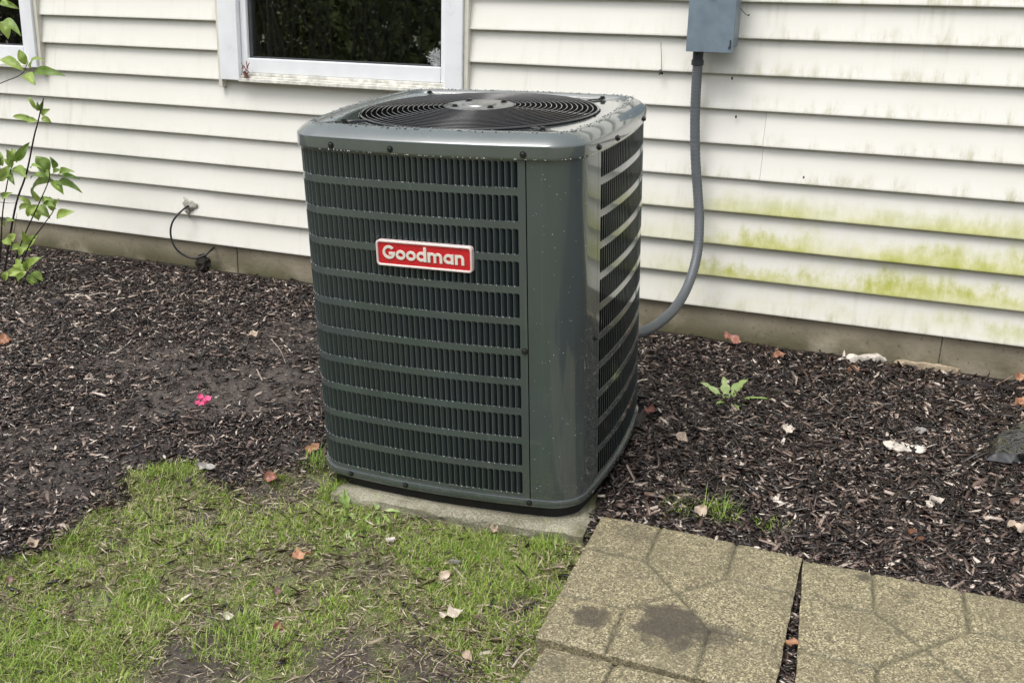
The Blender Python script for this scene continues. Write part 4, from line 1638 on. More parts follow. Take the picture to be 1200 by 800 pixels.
def build_cable():
    f = at_y(219, 243, -0.012)
    s = MB()
    rr = random.Random(3)
    Vv, Ff = [], []
    n, m = 20, 5
    for j in range(m + 1):
        for k in range(n):
            a = 2 * math.pi * k / n
            r = (j / m) * 0.034 * (1 + 0.35 * math.sin(3 * a + 1) + 0.22 * math.sin(7 * a) + rr.uniform(-0.12, 0.12))
            Vv.append((r * math.cos(a) * 0.95, -0.012 * (1 - (j / m) ** 2) + rr.uniform(-0.0022, 0.0022), r * math.sin(a)))
    for j in range(m):
        for k in range(n):
            l = (k + 1) % n
            Ff.append((j * n + k, j * n + l, (j + 1) * n + l, (j + 1) * n + k))
    s.add(Vv, Ff)
    o = s.obj('sealant_patch', M['foam'], smooth=True)
    o.location = (f[0], 0.003, f[2])
    tag(o, 'ragged grey sealant patch where the black cable leaves the siding', 'sealant')
    px = [(221, 241, -0.012), (213, 247, -0.045), (204, 257, -0.07), (200, 268, -0.085), (201, 280, -0.09), (206, 291, -0.09), (214, 298, -0.08), (223, 302, -0.07), (232, 302, -0.055), (240, 299, -0.04), (246, 294, -0.02), (251, 290, 0.012)]
    P = [at_y(*q) for q in px]
    mb = MB()
    b = Vector(P[0])
    mb.tube([Vector(p) - b for p in catmull(P, 6)], 0.0043, 8)
    o = mb.obj('cable', M['cable'], smooth=True)
    o.location = b
    tag(o, 'black cable looping from the siding down the foundation', 'cable')
    # dead root clod on the cable
    p = at_y(238, 309, -0.035)
    root = thing('root_clod', 'dark clump of roots and dirt stuck on the black cable', 'clump', tuple(p))
    mb = MB()
    Vv, Ff = [], []
    n, m = 14, 9
    for j in range(m + 1):
        for k in range(n):
            a, el = 2 * math.pi * k / n, math.pi * (j / m) - math.pi / 2
            r = 0.031 * (1 + rr.uniform(-0.24, 0.24))
            Vv.append((r * math.cos(a) * math.cos(el), r * math.sin(a) * math.cos(el) * 0.8, r * 1.25 * math.sin(el)))
    for j in range(m):
        for k in range(n):
            l = (k + 1) % n
            Ff.append((j * n + k, j * n + l, (j + 1) * n + l, (j + 1) * n + k))
    mb.add(Vv, Ff)
    mb.obj('clod', M['clod'], root)
    mb = MB()
    for i in range(70):
        a, el = rr.uniform(0, 6.28), rr.uniform(-1.4, 1.4)
        v = Vector((math.cos(a) * math.cos(el), math.sin(a) * math.cos(el) * 0.8, math.sin(el) * 1.2))
        w = Vector((rr.uniform(-1, 1), rr.uniform(-1, 1), rr.uniform(-1, 0.4))).normalized()
        mb.tube([v * 0.027, v * 0.036 + w * 0.006, v * 0.036 + w * 0.020], [0.0008, 0.0007, 0.0003], 3)
    o = mb.obj('rootlets', M['clod'], root)
    o['kind'] = 'stuff'


build_box()
build_cable()


# ------------------------------------------------------------------ leaves, litter, plants
def leaf_geo(L, wd, curl=0.2, fold=0.25, lobes=0, n=9, wave=0.06, rnd=random):
    """leaf along +x lying in xy, midrib at y=0; double-sided thin blade"""
    V, F = [], []
    ph = rnd.uniform(0, 6)
    for i in range(n + 1):
        u = i / n
        prof = (math.sin(math.pi * u ** 0.85) ** 0.85) if 0 < u < 1 else 0.0
        if lobes:
            prof *= 0.55 + 0.45 * abs(math.sin(u * math.pi * lobes))
        hw = wd * 0.5 * max(prof, 0.02)
        x = L * u
        zc = curl * L * (u - 0.5) ** 2 * 2 - curl * L * 0.5 * (1 if False else 0)
        for j in (-1, -0.5, 0, 0.5, 1):
            V.append((x, hw * j * (1 - 0.1 * fold), zc + fold * abs(j) * hw + wave * wd * math.sin(ph + u * 9 + j * 2)))
    for i in range(n):
        for j in range(4):
            F.append((i * 5 + j, (i + 1) * 5 + j, (i + 1) * 5 + j + 1, i * 5 + j + 1))
    return V, F


def litter_leaf(px, py, Lpx, Wpx, ang, mat, label, lobes=0, curl=0.22, fold=0.3, name='dry_leaf', lift=0.006, tilt=0.25, group='fallen leaves'):
    """ang: direction of the midrib as seen in the picture, degrees, 0 = right, 90 = away"""
    rr = random.Random(int(px * 7 + py))
    p = on_ground(px, py)
    dist = np.linalg.norm(p - CP)
    s = dist / (CAM_F * 1200)
    L, wd = Lpx * s * 0.88, Wpx * s * 1.15
    V, F = leaf_geo(L, wd, curl * rr.uniform(0.6, 2.2), fold * rr.uniform(0.8, 2.4), lobes, 12, 0.16, rr)
    V = [(x + 0.05 * L * math.sin(y / wd * 9 + px), y, z + 0.10 * wd * math.sin(x / L * 11 + y / wd * 7)) for x, y, z in V]
    mb = MB()
    mb.add([(x - L / 2, y, z) for x, y, z in V], F)
    o = mb.obj(name, mat, smooth=True)
    rgt = Vector((math.cos(CAM_ROT[2]), math.sin(CAM_ROT[2]), 0))
    away = Vector((-math.sin(CAM_ROT[2]) * 0.87, math.cos(CAM_ROT[2]) * 0.87, 0.5)).normalized()     # resting propped up on chips, not flat
    nrm = rgt.cross(away)
    ax = rgt * math.cos(math.radians(ang)) + away * math.sin(math.radians(ang))
    sd = nrm.cross(ax)
    m = Matrix(((ax.x, sd.x, nrm.x), (ax.y, sd.y, nrm.y), (ax.z, sd.z, nrm.z)))
    o.rotation_euler = (m @ Euler((rr.uniform(-tilt, tilt), rr.uniform(-tilt, tilt), 0)).to_matrix()).to_euler()
    o.location = (p[0], p[1], p[2] + lift + 0.20 * wd + 0.18 * abs(math.sin(math.radians(ang))) * L)
    tag(o, label, 'leaf', group)
    return o


RL = [
    (858, 406, 26, 12, -38, 'redleaf', 'russet folded leaf below the foundation, right of the conduit', 0),
    (1178, 439, 30, 15, 15, 'orangeleaf', 'orange brown curled leaf on the mulch by the right foundation', 2),
    (1194, 449, 16, 10, 40, 'orangeleaf', 'small orange leaf just under the larger curled one at the right', 0),
    (1195, 480, 14, 14, 70, 'orangeleaf', 'torn orange leaf at the right edge above the black plastic', 0),
    (921, 512, 18, 13, 75, 'paleleaf', 'split pale pink leaf standing open in the middle of the right bed', 2),
    (799, 520, 20, 11, -40, 'tanleaf', 'tan pointed leaf right of the condenser', 0),
    (1094, 595, 27, 13, 20, 'paleleaf', 'crumpled whitish leaf in the right bed', 3),
    (1188, 627, 18, 17, 80, 'tanleaf', 'beige square-cut leaf near the right edge of the bed', 0),
    (820, 607, 20, 14, 60, 'tanleaf', 'pinkish tan leaf between the two grass tufts beside the patio stone', 0),
    (762, 488, 18, 10, 70, 'redleaf', 'dull red leaf close to the condenser side', 0),
    (912, 421, 18, 9, 10, 'orangeleaf', 'flat brownish orange leaf under the foundation', 0),
    (1000, 438, 16, 8, -10, 'orangeleaf', 'small rust leaf below the pale wood chunk', 0),
    (1078, 511, 17, 10, 20, 'greyleaf', 'curled grey leaf beside the flat bark piece', 0),
    (1188, 593, 15, 8, 35, 'brownleaf', 'brown leaf scrap low at the right edge of the bed', 0),
    (5, 404, 22, 11, 5, 'orangeleaf', 'orange leaf at the left edge near a stick', 0),
    (40, 643, 16, 11, 40, 'tanleaf', 'whitish tan leaf on the lawn edge at far left', 0),
    (367, 532, 20, 12, 30, 'orangeleaf', 'orange leaf against the left side of the condenser', 2),
    (242, 552, 24, 10, 5, 'greyleaf', 'flat silvery leaf where mulch meets lawn', 0),
    (353, 660, 24, 16, 25, 'orangeleaf', 'bright orange oak leaf in the middle of the lawn', 3),
    (325, 699, 12, 10, 60, 'brownleaf', 'small round brown leaf in the grass below the orange oak leaf', 0),
    (327, 740, 16, 9, -30, 'redleaf', 'dark russet leaf low in the lawn centre', 0),
    (530, 728, 32, 15, 12, 'paleleaf', 'large pale pink leaf in the lawn near the patio stones', 3),
    (521, 680, 19, 10, 30, 'tanleaf', 'folded pinkish leaf between grass clumps', 0),
    (548, 775, 17, 9, -50, 'tanleaf', 'tan pointed leaf near the lower end of the lawn', 0),
    (268, 727, 14, 8, 10, 'paleleaf', 'white leaf scrap in the left lawn', 0),
    (580, 626, 16, 8, -50, 'tanleaf', 'tan leaf leaning near the front edge of the pad', 0),
    (14, 684, 12, 8, 10, 'brownleaf', 'dark reddish leaf by the left border', 0),
    (298, 398, 17, 10, 25, 'tanleaf', 'buff leaf with a stalk in the left bed near the condenser', 2),
    (318, 565, 18, 12, 10, 'redleaf', 'brown red leaf on bare mud left of the condenser', 0),
]
for (px, py, L, wd, a, mt, lab, lb) in RL:
    litter_leaf(px, py, L, wd, a, M[mt], lab, lb)


def chunk(px, py, Lpx, Wpx, Hpx, ang, mat, label, name, cat, seed, lift=0.0, tilt=0.0):
    p = on_ground(px, py)
    s = np.linalg.norm(p - CP) / (CAM_F * 1200)
    L, wd, h = Lpx * s / 2, Wpx * s / 2, Hpx * s / 2
    rr = random.Random(seed)
    V, F = [], []
    n, m = 9, 8
    prof = [rr.uniform(0.72, 1.1) for i in range(n + 1)]
    dy = [rr.uniform(-0.25, 0.25) for i in range(n + 1)]
    for i in range(n + 1):
        u = -1 + 2 * i / n
        k = prof[i] * (0.55 if i in (0, n) else 1)
        for j in range(m):
            a = 2 * math.pi * j / m
            q = 1 + rr.uniform(-0.16, 0.16)
            V.append((L * u + rr.uniform(-0.05, 0.05) * L, wd * (math.copysign(abs(math.cos(a)) ** 0.6, math.cos(a)) * k * q + dy[i]), h * math.copysign(abs(math.sin(a)) ** 0.7, math.sin(a)) * k * q))
    for i in range(n):
        for j in range(m):
            l = (j + 1) % m
            F.append((i * m + j, (i + 1) * m + j, (i + 1) * m + l, i * m + l))
    F.append(tuple(range(m)))
    F.append(tuple(n * m + j for j in range(m))[::-1])
    mb = MB()
    mb.add(V, F)
    o = mb.obj(name, mat, smooth=35)
    o.location = (p[0], p[1], p[2] + h * 0.5 + lift)
    o.rotation_euler = (0, tilt, math.radians(ang) + CAM_ROT[2])
    tag(o, label, cat)
    return o


chunk(1015, 424, 46, 14, 12, 8, M['palewood'], 'pale weathered wood chunk lying by the foundation', 'wood_chunk', 'wood chunk', 1)
chunk(1086, 433, 66, 7, 8, -22, M['slab'], 'long tan wood splinter leaning at the foundation foot', 'wood_splinter', 'wood splinter', 2, 0.006)
chunk(1060, 527, 44, 30, 5, -12, M['palewood'], 'flat cream bark flake beside the black plastic', 'bark_flake', 'bark piece', 3, 0.006)
chunk(1073, 632, 24, 11, 9, 100, M['redwood'], 'reddish brown bark block low in the right bed', 'bark_block', 'bark piece', 4, 0.004)
chunk(1150, 455, 62, 10, 7, -20, M['twig'], 'long blackish bark strip under the right foundation', 'bark_strip', 'bark piece', 5, 0.004)
chunk(68, 357, 18, 8, 6, -10, M['twig'], 'small black bark lump in the left bed', 'bark_lump', 'bark piece', 15, 0.003)
chunk(908, 588, 8, 9, 5, 20, M['stone'], 'round pale pebble in the right bed', 'pebble', 'pebble', 6, 0.006)
chunk(1031, 714, 6, 6, 4, 20, M['stone'], 'tiny whitish stone on the right patio stone', 'small_stone', 'pebble', 7, 0.007)
chunk(458, 638, 11, 7, 5, 30, M['stone'], 'white stone chip on the bare patch below the weeds', 'stone_chip', 'pebble', 8, 0.012)
chunk(533, 664, 13, 6, 5, -10, M['greyleaf'], 'silvery wood scrap in the grass below the pad', 'wood_scrap', 'wood scrap', 9, 0.012)
chunk(967, 702, 12, 3.5, 3, -8, M['twig'], 'black twig scrap on the right patio stone', 'twig_scrap', 'twig', 10, 0.007)
chunk(622, 714, 26, 6, 4, 40, M['twig'], 'dark grey bark sliver beside the stained patio stone', 'bark_sliver', 'bark piece', 11, 0.008)
chunk(927, 763, 13, 9, 5, 20, M['orangeleaf'], 'orange wood chip lodged in the gap between two patio stones', 'wood_chip', 'wood chip', 12, 0.02)


def stick(pts_px, r, mat, label, name='stick', lift=0.008, cat='stick'):
    P = []
    for k, q in enumerate(pts_px):
        p = on_ground(q[0], q[1])
        P.append(Vector((p[0], p[1], p[2] + lift + (q[2] if len(q) > 2 else 0))))
    b = P[0].copy()
    mb = MB()
    pp = [Vector(p) - b for p in catmull([tuple(x) for x in P], 5)]
    n = len(pp)
    mb.tube(pp, [r * (1 - 0.5 * i / n) for i in range(n)], 6)
    o = mb.obj(name, mat, smooth=True)
    o.location = b
    tag(o, label, cat)


stick([(76, 348), (100, 349), (118, 346), (135, 347)], 0.0042, M['drystick'], 'pale long stick lying flat in the left bed')
stick([(136, 353), (150, 351), (162, 348)], 0.0038, M['drystick'], 'short pale stick right of the longer one')
stick([(8, 410), (22, 404), (38, 398)], 0.0045, M['drystick'], 'grey stick beside the orange leaf at the left edge')
stick([(1144, 668), (1136, 655), (1140, 645), (1152, 642), (1160, 650)], 0.0014, M['drystick'], 'thin curled vine loop near the patio edge', 'vine_loop', 0.01, 'vine')
stick([(960, 630), (978, 612), (984, 600), (976, 585)], 0.0014, M['drystick'], 'thin bent straw in the lower right bed', 'straw_stalk', 0.012, 'straw')
stick([(470, 706), (486, 726), (500, 742)], 0.003, M['twig'], 'dark twig slanting through the lawn left of the pale leaf')
stick([(532, 668), (543, 680), (549, 688)], 0.0028, M['drystick'], 'pale broken stalk in the grass by the folded leaf')
stick([(600, 788), (612, 772), (624, 764)], 0.0026, M['drystick'], 'straw stalk leaning to the lowest patio stone', 'straw_stalk', 0.012, 'straw')
stick([(318, 400), (328, 412), (335, 428)], 0.0016, M['drystick'], 'thin stalk beside the buff leaf in the left bed')

# pink petals
p = on_ground(237, 472)
root = thing('pink_petals', 'small bright pink petal cluster alone on the left mulch', 'flower', tuple(p))
rr = random.Random(2)
for i, (dx, dy, L) in enumerate(((-0.014, 0.016, 0.028), (0.006, -0.002, 0.030), (0.016, -0.010, 0.024), (-0.010, 0.0, 0.026), (0.002, -0.016, 0.020))):
    V, F = leaf_geo(L, L * 0.8, 0.5, 0.4, 0, 6, 0.15, rr)
    mb = MB()
    mb.add(V, F)
    o = mb.obj('petal', M['pink'], root, smooth=True)
    o.location = (dx * 0.55, dy * 0.55, 0.007)
    o.rotation_euler = Euler((0.5, 0, CAM_ROT[2])).to_matrix().to_4x4().__matmul__(Matrix.Rotation(rr.uniform(0, 6), 4, 'Z')).to_euler()


# dandelion-like weeds
def rosette(px, py, leaves, label, seed, serr=3):
    p = on_ground(px, py)
    rr = random.Random(seed)
    root = thing('weed', label, 'weed', (p[0], p[1], p[2] + 0.004), group='broadleaf weeds')
    s = np.linalg.norm(p - CP) / (CAM_F * 1200)
    for (tx, ty, wpx, up) in leaves:
        # leaf tip given in the picture: reach along the ground plus a rise
        ang = math.atan2(-(ty - py) * 2.2, tx - px) + CAM_ROT[2]
        L = 1.25 * math.hypot(tx - px, (ty - py) * (1.0 if ty < py else 1.6)) * s
        V, F = leaf_geo(L, wpx * s * 0.95, -0.25, 0.35, serr, 12, 0.05, rr)
        mb = MB()
        mb.add(V, F)
        o = mb.obj('leaf', M['weed'], root, smooth=True)
        o.rotation_euler = Matrix.Rotation(ang, 3, 'Z').to_euler()
        o.rotation_euler = (Matrix.Rotation(ang, 3, 'Z') @ Matrix.Rotation(-up, 3, 'Y') @ Matrix.Rotation(rr.uniform(-0.4, 0.4), 3, 'X')).to_euler()


rosette(852, 472, [(821, 454, 10, 0.35), (845, 447, 13, 0.9), (886, 455, 15, 0.5), (893, 473, 6, 0.2), (862, 484, 9, 0.1), (838, 478, 7, 0.2), (873, 480, 7, 0.1)], 'bright green dandelion weed alone in the right bed', 4)
rosette(408, 600, [(388, 586, 9, 0.5), (395, 580, 9, 0.7), (420, 612, 7, 0.1), (404, 622, 7, 0.05), (392, 604, 8, 0.2)], 'pale broadleaf weed at the left end of the pad front', 5)
rosette(442, 600, [(455, 583, 9, 0.5), (436, 584, 9, 0.8), (461, 615, 8, 0.1), (430, 612, 7, 0.1), (468, 604, 6, 0.2), (450, 622, 6, 0.05)], 'dark green broadleaf weed against the chipped pad edge', 6)
rosette(408, 634, [(402, 622, 8, 0.4), (424, 624, 7, 0.3), (420, 644, 6, 0.1), (396, 640, 6, 0.1)], 'whitish green weed sprawling on the lawn below the pad', 7)


def tuft(px, py, n, rad, h, label, mat='tuft', lean=1.25):
    p = on_ground(px, py)
    r = rad * np.sqrt(RNG.random(n))
    a = RNG.uniform(0, 6.28, n)
    me = blades('grass_tuft', p[0] + r * np.cos(a), p[1] + r * np.sin(a), h * np.exp(RNG.normal(0, 0.3, n)), RNG.uniform(0.2, lean, n), RNG.uniform(0.0012, 0.0022, n), M[mat])
    co = np.empty(len(me.vertices) * 3, np.float32)
    me.vertices.foreach_get('co', co)
    co = co.reshape(-1, 3) - np.array(p, np.float32)
    me.vertices.foreach_set('co', co.ravel())
    o = link('grass_tuft', me)
    o.location = p
    tag(o, label, 'grass tuft', 'grass tufts')


tuft(844, 606, 170, 0.045, 0.040, 'bright green grass tuft beside the patio stone in the right bed')
tuft(800, 600, 150, 0.060, 0.030, 'straw yellow grass tuft near the condenser pad corner', 'grass')
tuft(904, 621, 70, 0.035, 0.028, 'small sparse grass tuft right of the bright one')
tuft(556, 646, 620, 0.070, 0.026, 'lush lime green grass clump in front of the pad')
tuft(275, 752, 520, 0.090, 0.030, 'long bladed green grass clump low in the lawn')
tuft(18, 762, 520, 0.095, 0.034, 'tall green grass clump in the lower left corner')
tuft(165, 690, 220, 0.045, 0.026, 'upright green grass clump in the left lawn')
tuft(395, 575, 180, 0.050, 0.034, 'grass clump at the left front corner of the pad')
tuft(490, 655, 200, 0.055, 0.028, 'soft dark green grass clump left of the lime one')
tuft(205, 563, 130, 0.075, 0.026, 'thin grass clump growing into the mulch edge')
tuft(640, 646, 130, 0.045, 0.036, 'grass clump by the front right corner of the pad')
tuft(370, 545, 120, 0.035, 0.040, 'grass clump hard against the left side of the condenser')


# shrub at the left edge
def build_shrub():
    Y = -0.42
    base = at_y(-4, 372, Y)
    base[2] = float(ground_z(base[0], base[1]))
    root = thing('shrub', 'young leafy shrub with dark bare stems at the left edge', 'shrub', tuple(base))
    b = Vector(base)
    stems = [([(-6, 375), (2, 338), (12, 275), (20, 235), (31, 203), (40, 160), (44, 145), (51, 115)], 0.0052),
             ([(-8, 378), (8, 335), (26, 282), (45, 240), (57, 212), (58, 200)], 0.0036),
             ([(-8, 380), (10, 348), (33, 290), (50, 265), (62, 248), (66, 236)], 0.0034),
             ([(-8, 376), (0, 300), (3, 250), (9, 212), (14, 194), (16, 180)], 0.0036),
             ([(-10, 370), (4, 336), (28, 318), (33, 314)], 0.0028),
             ([(-30, 330), (-28, 200), (-20, 120), (-5, 101), (24, 88), (31, 77), (33, 72)], 0.0026),
             ([(-30, 330), (-34, 150), (-20, 40), (-3, 24), (2, 20)], 0.0030),
             ([(-10, 378), (-4, 330), (-2, 240), (0, 185)], 0.0040),
             ([(0, 237), (10, 238), (20, 238)], 0.0014), ([(12, 300), (20, 250)], 0.0014)]
    for pts, r in stems:
        mb = MB()
        P = [Vector(p) - b for p in catmull([at_y(x, y, Y + 0.03 * math.sin(x * 0.11)) for x, y in pts], 6)]
        n = len(P)
        mb.tube(P, [r * (1 - 0.55 * i / n) for i in range(n)], 6)
        mb.obj('stem', M['twig'], root, smooth=True)
    lv = [(10, 196, -4, 214, 9), (16, 196, 4, 186, 7), (60, 210, 74, 226, 8), (58, 206, 44, 196, 7), (42, 240, 30, 254, 8), (46, 238, 62, 240, 7), (6, 200, 16, 214, 7), (34, 286, 20, 300, 8), (32, 320, 44, 336, 8), (24, 316, 8, 322, 8), (0, 232, 12, 226, 6), (2, 262, 14, 256, 6), (-3, 2, 21, 9, 6), (-6, -4, 8, 2, 5), (-2, 22, 23, 37, 10), (2, 24, 10, 45, 9), (30, 76, 22, 58, 8), (31, 76, 48, 66, 6), (25, 79, -4, 66, 9), (33, 84, 72, 85, 9), (26, 86, 40, 96, 11),
          (40, 141, 13, 135, 6), (42, 128, 33, 113, 4), (47, 135, 57, 128, 6), (48, 138, 60, 143, 6), (45, 132, 44, 121, 4), (42, 141, 29, 142, 6), (47, 131, 50, 119, 4),
          (14, 193, 9, 176, 10), (18, 190, 33, 168, 8), (20, 190, 14, 173, 6), (15, 195, 30, 205, 10), (31, 197, 5, 203, 6), (2, 195, 0, 178, 6), (33, 194, 46, 194, 4),
          (57, 202, 42, 182, 13), (56, 207, 32, 228, 13), (59, 204, 70, 198, 5), (61, 211, 93, 220, 9), (65, 203, 83, 199, 7), (66, 199, 60, 185, 6), (68, 204, 91, 208, 5), (56, 206, 32, 205, 6),
          (34, 240, 19, 245, 6), (38, 242, 45, 257, 12), (40, 241, 58, 254, 10), (45, 237, 40, 225, 5), (48, 236, 58, 232, 6), (62, 247, 58, 230, 8), (63, 246, 67, 233, 5), (63, 255, 84, 247, 9), (37, 240, 22, 230, 5),
          (33, 290, 9, 290, 8), (33, 288, 43, 275, 8), (31, 287, 27, 271, 6), (12, 286, 3, 280, 7), (12, 284, 17, 272, 7),
          (29, 317, 18, 302, 7), (28, 316, 14, 309, 7), (30, 317, 46, 300, 9), (28, 318, 20, 332, 10), (36, 318, 50, 327, 8), (30, 316, 33, 303, 7), (9, 318, 4, 331, 7), (26, 320, 12, 322, 6)]
    rr = random.Random(9)
    for (x0, y0, x1, y1, wpx) in lv:
        yy = Y + rr.uniform(-0.03, 0.03)
        a = Vector(at_y(x0, y0, yy))
        c = Vector(at_y(x1, y1, yy + rr.uniform(-0.03, 0.02)))
        s = np.linalg.norm(np.array(a) - CP) / (CAM_F * 1200)
        ax = (c - a)
        L = ax.length
        ax.normalize()
        view = (Vector(CAM_LOC) - a).normalized()
        nrm = (view + Vector((0, 0, rr.uniform(0.2, 1.0))) + Vector((rr.uniform(-0.4, 0.4), 0, 0)))
        nrm = (nrm - ax * nrm.dot(ax)).normalized()
        side = nrm.cross(ax)
        V, F = leaf_geo(L, wpx * s * 1.22, -0.35, 0.55, 0, 10, 0.07, rr)
        m = Matrix(((ax.x, side.x, nrm.x), (ax.y, side.y, nrm.y), (ax.z, side.z, nrm.z))).to_4x4()
        m.translation = a - b
        mb = MB()
        mb.add(V, F, m)
        mb.obj('leaf', M['leafyoung'] if y0 > 265 or rr.random() < 0.12 else M['leafgreen'], root, smooth=True)


build_shrub()


# black plastic at the right edge
def build_plastic():
    g0 = on_ground(1152, 538)
    y0 = g0[1]

    def P(px, py, dy):
        return Vector(at_y(px, py, y0 + dy * 0.82 - 0.03))
    pts = {
        'a': P(1151, 529, 0.09), 'b': P(1154, 539, -0.005), 'c': P(1171, 508, 0.145), 'd': P(1215, 489, 0.25), 'e': P(1166, 530, 0.025),
        'f': P(1172, 517, 0.095), 'g': P(1191, 532, 0.035), 'h': P(1185, 543, 0.005), 'i': P(1240, 530, 0.03), 'j': P(1240, 552, 0.025),
        'k': P(1200, 549, 0.035), 'l': P(1262, 492, 0.25), 'm': P(1240, 474, 0.40), 'n': P(1174, 503, 0.30),
    }
    b = pts['b'].copy()
    b.z = float(ground_z(b.x, b.y))
    root = thing('plastic_sheet', 'crumpled black plastic sheet with rain beads at the right edge of the bed', 'plastic sheet', b)
    N = list(pts)
    tri = ['abe', 'aec', 'efc', 'efg', 'egh', 'beh', 'cfg', 'cgd', 'dgi', 'hgk', 'gik', 'kij', 'dil', 'cdn', 'dln', 'lmn', 'acn']
    mb = MB()
    mb.add([pts[k] - b for k in N], [tuple(N.index(c) for c in t) for t in tri])
    o = mb.obj('sheet', M['plastic'], root, smooth=24)
    sd = o.modifiers.new('sub', 'SUBSURF')
    sd.subdivision_type = 'SIMPLE'
    sd.levels = sd.render_levels = 4
    tx = bpy.data.textures.new('crinkle', 'CLOUDS')
    tx.noise_scale = 0.045
    dm = o.modifiers.new('crinkle', 'DISPLACE')
    dm.texture = tx
    dm.strength = 0.004
    dm.texture_coords = 'LOCAL'
    so = o.modifiers.new('thick', 'SOLIDIFY')
    so.thickness = 0.0012
    rr = random.Random(8)
    mb = MB()
    for t in tri[:13]:
        A, B_, C_ = [pts[k] - b for k in t]
        for i in range(7):
            u, v = rr.random(), rr.random()
            if u + v > 1:
                u, v = 1 - u, 1 - v
            q = A + (B_ - A) * u + (C_ - A) * v
            mb.sphere((q.x, q.y - 0.001, q.z + 0.001), rr.uniform(0.0005, 0.0011), 5, 3)
    o = mb.obj('rain_beads', M['plastic'], root, smooth=True)
    o['kind'] = 'stuff'


build_plastic()


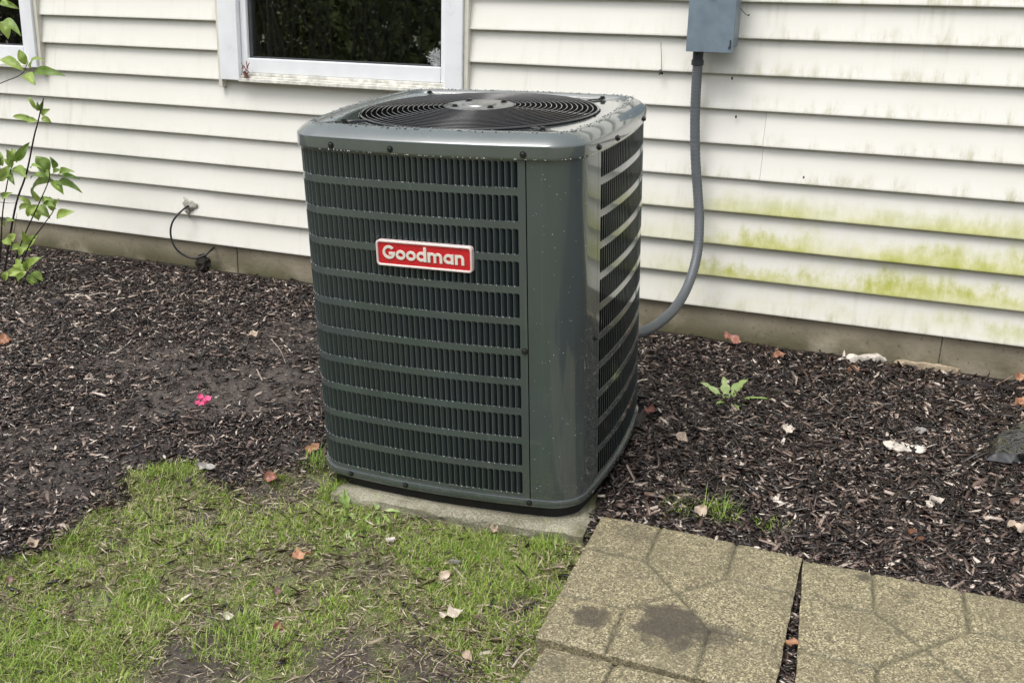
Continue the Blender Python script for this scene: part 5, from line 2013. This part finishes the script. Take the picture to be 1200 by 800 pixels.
# small things on the wall and window
def wall_bits():
    # thin hanging wire with a clip, left of the box
    a, c = at_y(774.5, 50, -0.004), at_y(775, 86, -0.006)
    mb = MB()
    b = Vector(c)
    mb.tube([Vector(a) - b, (Vector(a) + Vector(c)) / 2 - b + Vector((0.001, 0, 0)), Vector((0, 0, 0.006))], 0.0009, 5)
    o = mb.obj('hanging_wire', M['bolt'])
    o.location = b
    tag(o, 'thin wire hanging on the siding left of the electrical box', 'wire')
    mb = MB()
    mb.tube([(-0.004, -0.003, 0.012), (0.0, -0.005, 0.004), (0.006, -0.006, -0.003)], [0.002, 0.0055, 0.003], 7)
    mb.tube([(0.0, -0.004, 0.004), (-0.006, -0.006, -0.006)], [0.003, 0.0015], 6)
    o = mb.obj('wire_clip', M['bolt'], smooth=True)
    o.location = b
    tag(o, 'small dark clip at the end of the hanging wire', 'clip')
    P = [at_y(866, 7, -0.01), at_y(870, 13, -0.012), at_y(874.5, 17.5, -0.010), at_y(877.5, 18.5, -0.006)]
    b = Vector(P[-1])
    mb = MB()
    mb.tube([Vector(p) - b for p in catmull(P, 5)], 0.0010, 5)
    mb.tube([(-0.002, 0, -0.002), (0.0015, -0.001, 0.004)], [0.0016, 0.0026], 6)
    o = mb.obj('stray_wire', M['bolt'])
    o.location = b
    tag(o, 'short stray wire poking out right of the electrical box', 'wire')
    for k, (px, py, lab) in enumerate(((942, 208, 'dark snail speck on the siding right of the conduit'), (862.5, 137, 'tiny dark bug just right of the upper conduit'), (858, 92, 'dark speck under the lip below the electrical box'))):
        p = at_y(px, py, 0.003)
        mb = MB()
        mb.sphere((0, -0.001, 0), 0.0034, 7, 5, 1.5)
        o = mb.obj('bug', M['bolt'], smooth=True)
        o.location = p
        tag(o, lab, 'bug')
    # dry debris caught in the lower left corner of the window
    p = at_y(287, 84, -0.028)
    root = thing('window_debris', 'clump of dry brown leaf bits in the lower left window corner', 'debris', tuple(p))
    rr = random.Random(21)
    for i in range(16):
        L = rr.uniform(0.015, 0.04)
        V, F = leaf_geo(L, L * 0.28, 0.4, 0.4, 0, 5, 0.1, rr)
        mb = MB()
        mb.add([(x - L / 2, y, z) for x, y, z in V], F)
        o = mb.obj('leaf_bit', M['redleaf'] if rr.random() < 0.5 else M['brownleaf'], root, smooth=True)
        o.location = (rr.uniform(-0.010, 0.014), rr.uniform(-0.008, 0.006), rr.uniform(-0.026, 0.028))
        o.rotation_euler = (rr.uniform(0, 6), rr.uniform(0.4, 2.2), rr.uniform(0, 6))
    # cobweb at the lower right of the pane
    p = at_y(516, 72, 0.012)
    mb = MB()
    for i in range(150):
        a = rr.uniform(0, 6.28)
        r0, r1 = rr.uniform(0, 0.045), rr.uniform(0.01, 0.05)
        b2 = a + rr.uniform(0.3, 1.4)
        p0 = Vector((-abs(r0 * math.cos(a)) * 1.2, rr.uniform(-0.004, 0.004), r0 * math.sin(a) * 0.8 + 0.01))
        p1 = Vector((-abs(r1 * math.cos(b2)) * 1.2, rr.uniform(-0.004, 0.004), r1 * math.sin(b2) * 0.8 + 0.01))
        mb.tube([p0, (p0 + p1) / 2 + Vector((0, 0, -0.003)), p1], 0.0005, 3, caps=False)
    o = mb.obj('cobweb', M['web'])
    o.location = p
    tag(o, 'pale cobweb fluff in the lower right corner of the big pane', 'cobweb')


wall_bits()


# ------------------------------------------------------------------ hedge across the yard (seen mirrored in the window)
def build_hedge():
    n = 120000
    far = RNG.random(n) < 0.42
    x = RNG.uniform(-19, 4, n)
    y = -11.5 - RNG.gamma(2.0, 0.5, n) + 0.9 * np.sin(x * 1.3) - far * 1.5
    topz = 4.4 + 1.8 * fbm(x * 0.7, x * 0 + 1, 3)
    z = -0.4 + topz * RNG.random(n) ** 0.85
    s = np.where(far, RNG.uniform(0.10, 0.20, n), RNG.uniform(0.015, 0.048, n))
    d1 = RNG.normal(0, 1, (n, 3))
    d1 /= np.linalg.norm(d1, axis=1)[:, None]
    d2 = np.cross(d1, RNG.normal(0, 1, (n, 3)))
    d2 /= np.linalg.norm(d2, axis=1)[:, None]
    c = np.stack([x, y, z], 1)
    V = np.stack([c - d1 * s[:, None], c + d2 * s[:, None] * 0.45, c + d1 * s[:, None], c - d2 * s[:, None] * 0.45], 1).reshape(-1, 3)
    me = np_mesh('hedge', V, np.arange(n * 4), np.full(n, 4), M['hedge'])
    o = link('hedge', me)
    o['kind'] = 'stuff'
    o['label'] = 'dense green hedge across the yard mirrored in the window'
    mb = MB()
    rr = random.Random(77)
    for i in range(420):
        bx, by = rr.uniform(-19, 4), rr.uniform(-12.5, -11)
        by += 0.9 * math.sin(bx * 1.3)
        top = Vector((bx + rr.uniform(-1.2, 1.2), by + rr.uniform(-0.4, 0.6), rr.uniform(2.0, 4.4)))
        b0 = Vector((bx, by, -0.45))
        mid = (b0 + top) / 2 + Vector((rr.uniform(-0.3, 0.3), 0, 0))
        mb.tube([b0, mid, top], [rr.uniform(0.010, 0.028), 0.009, 0.003], 4)
    o = mb.obj('hedge_branches', M['bark'])
    o['kind'] = 'stuff'


build_hedge()
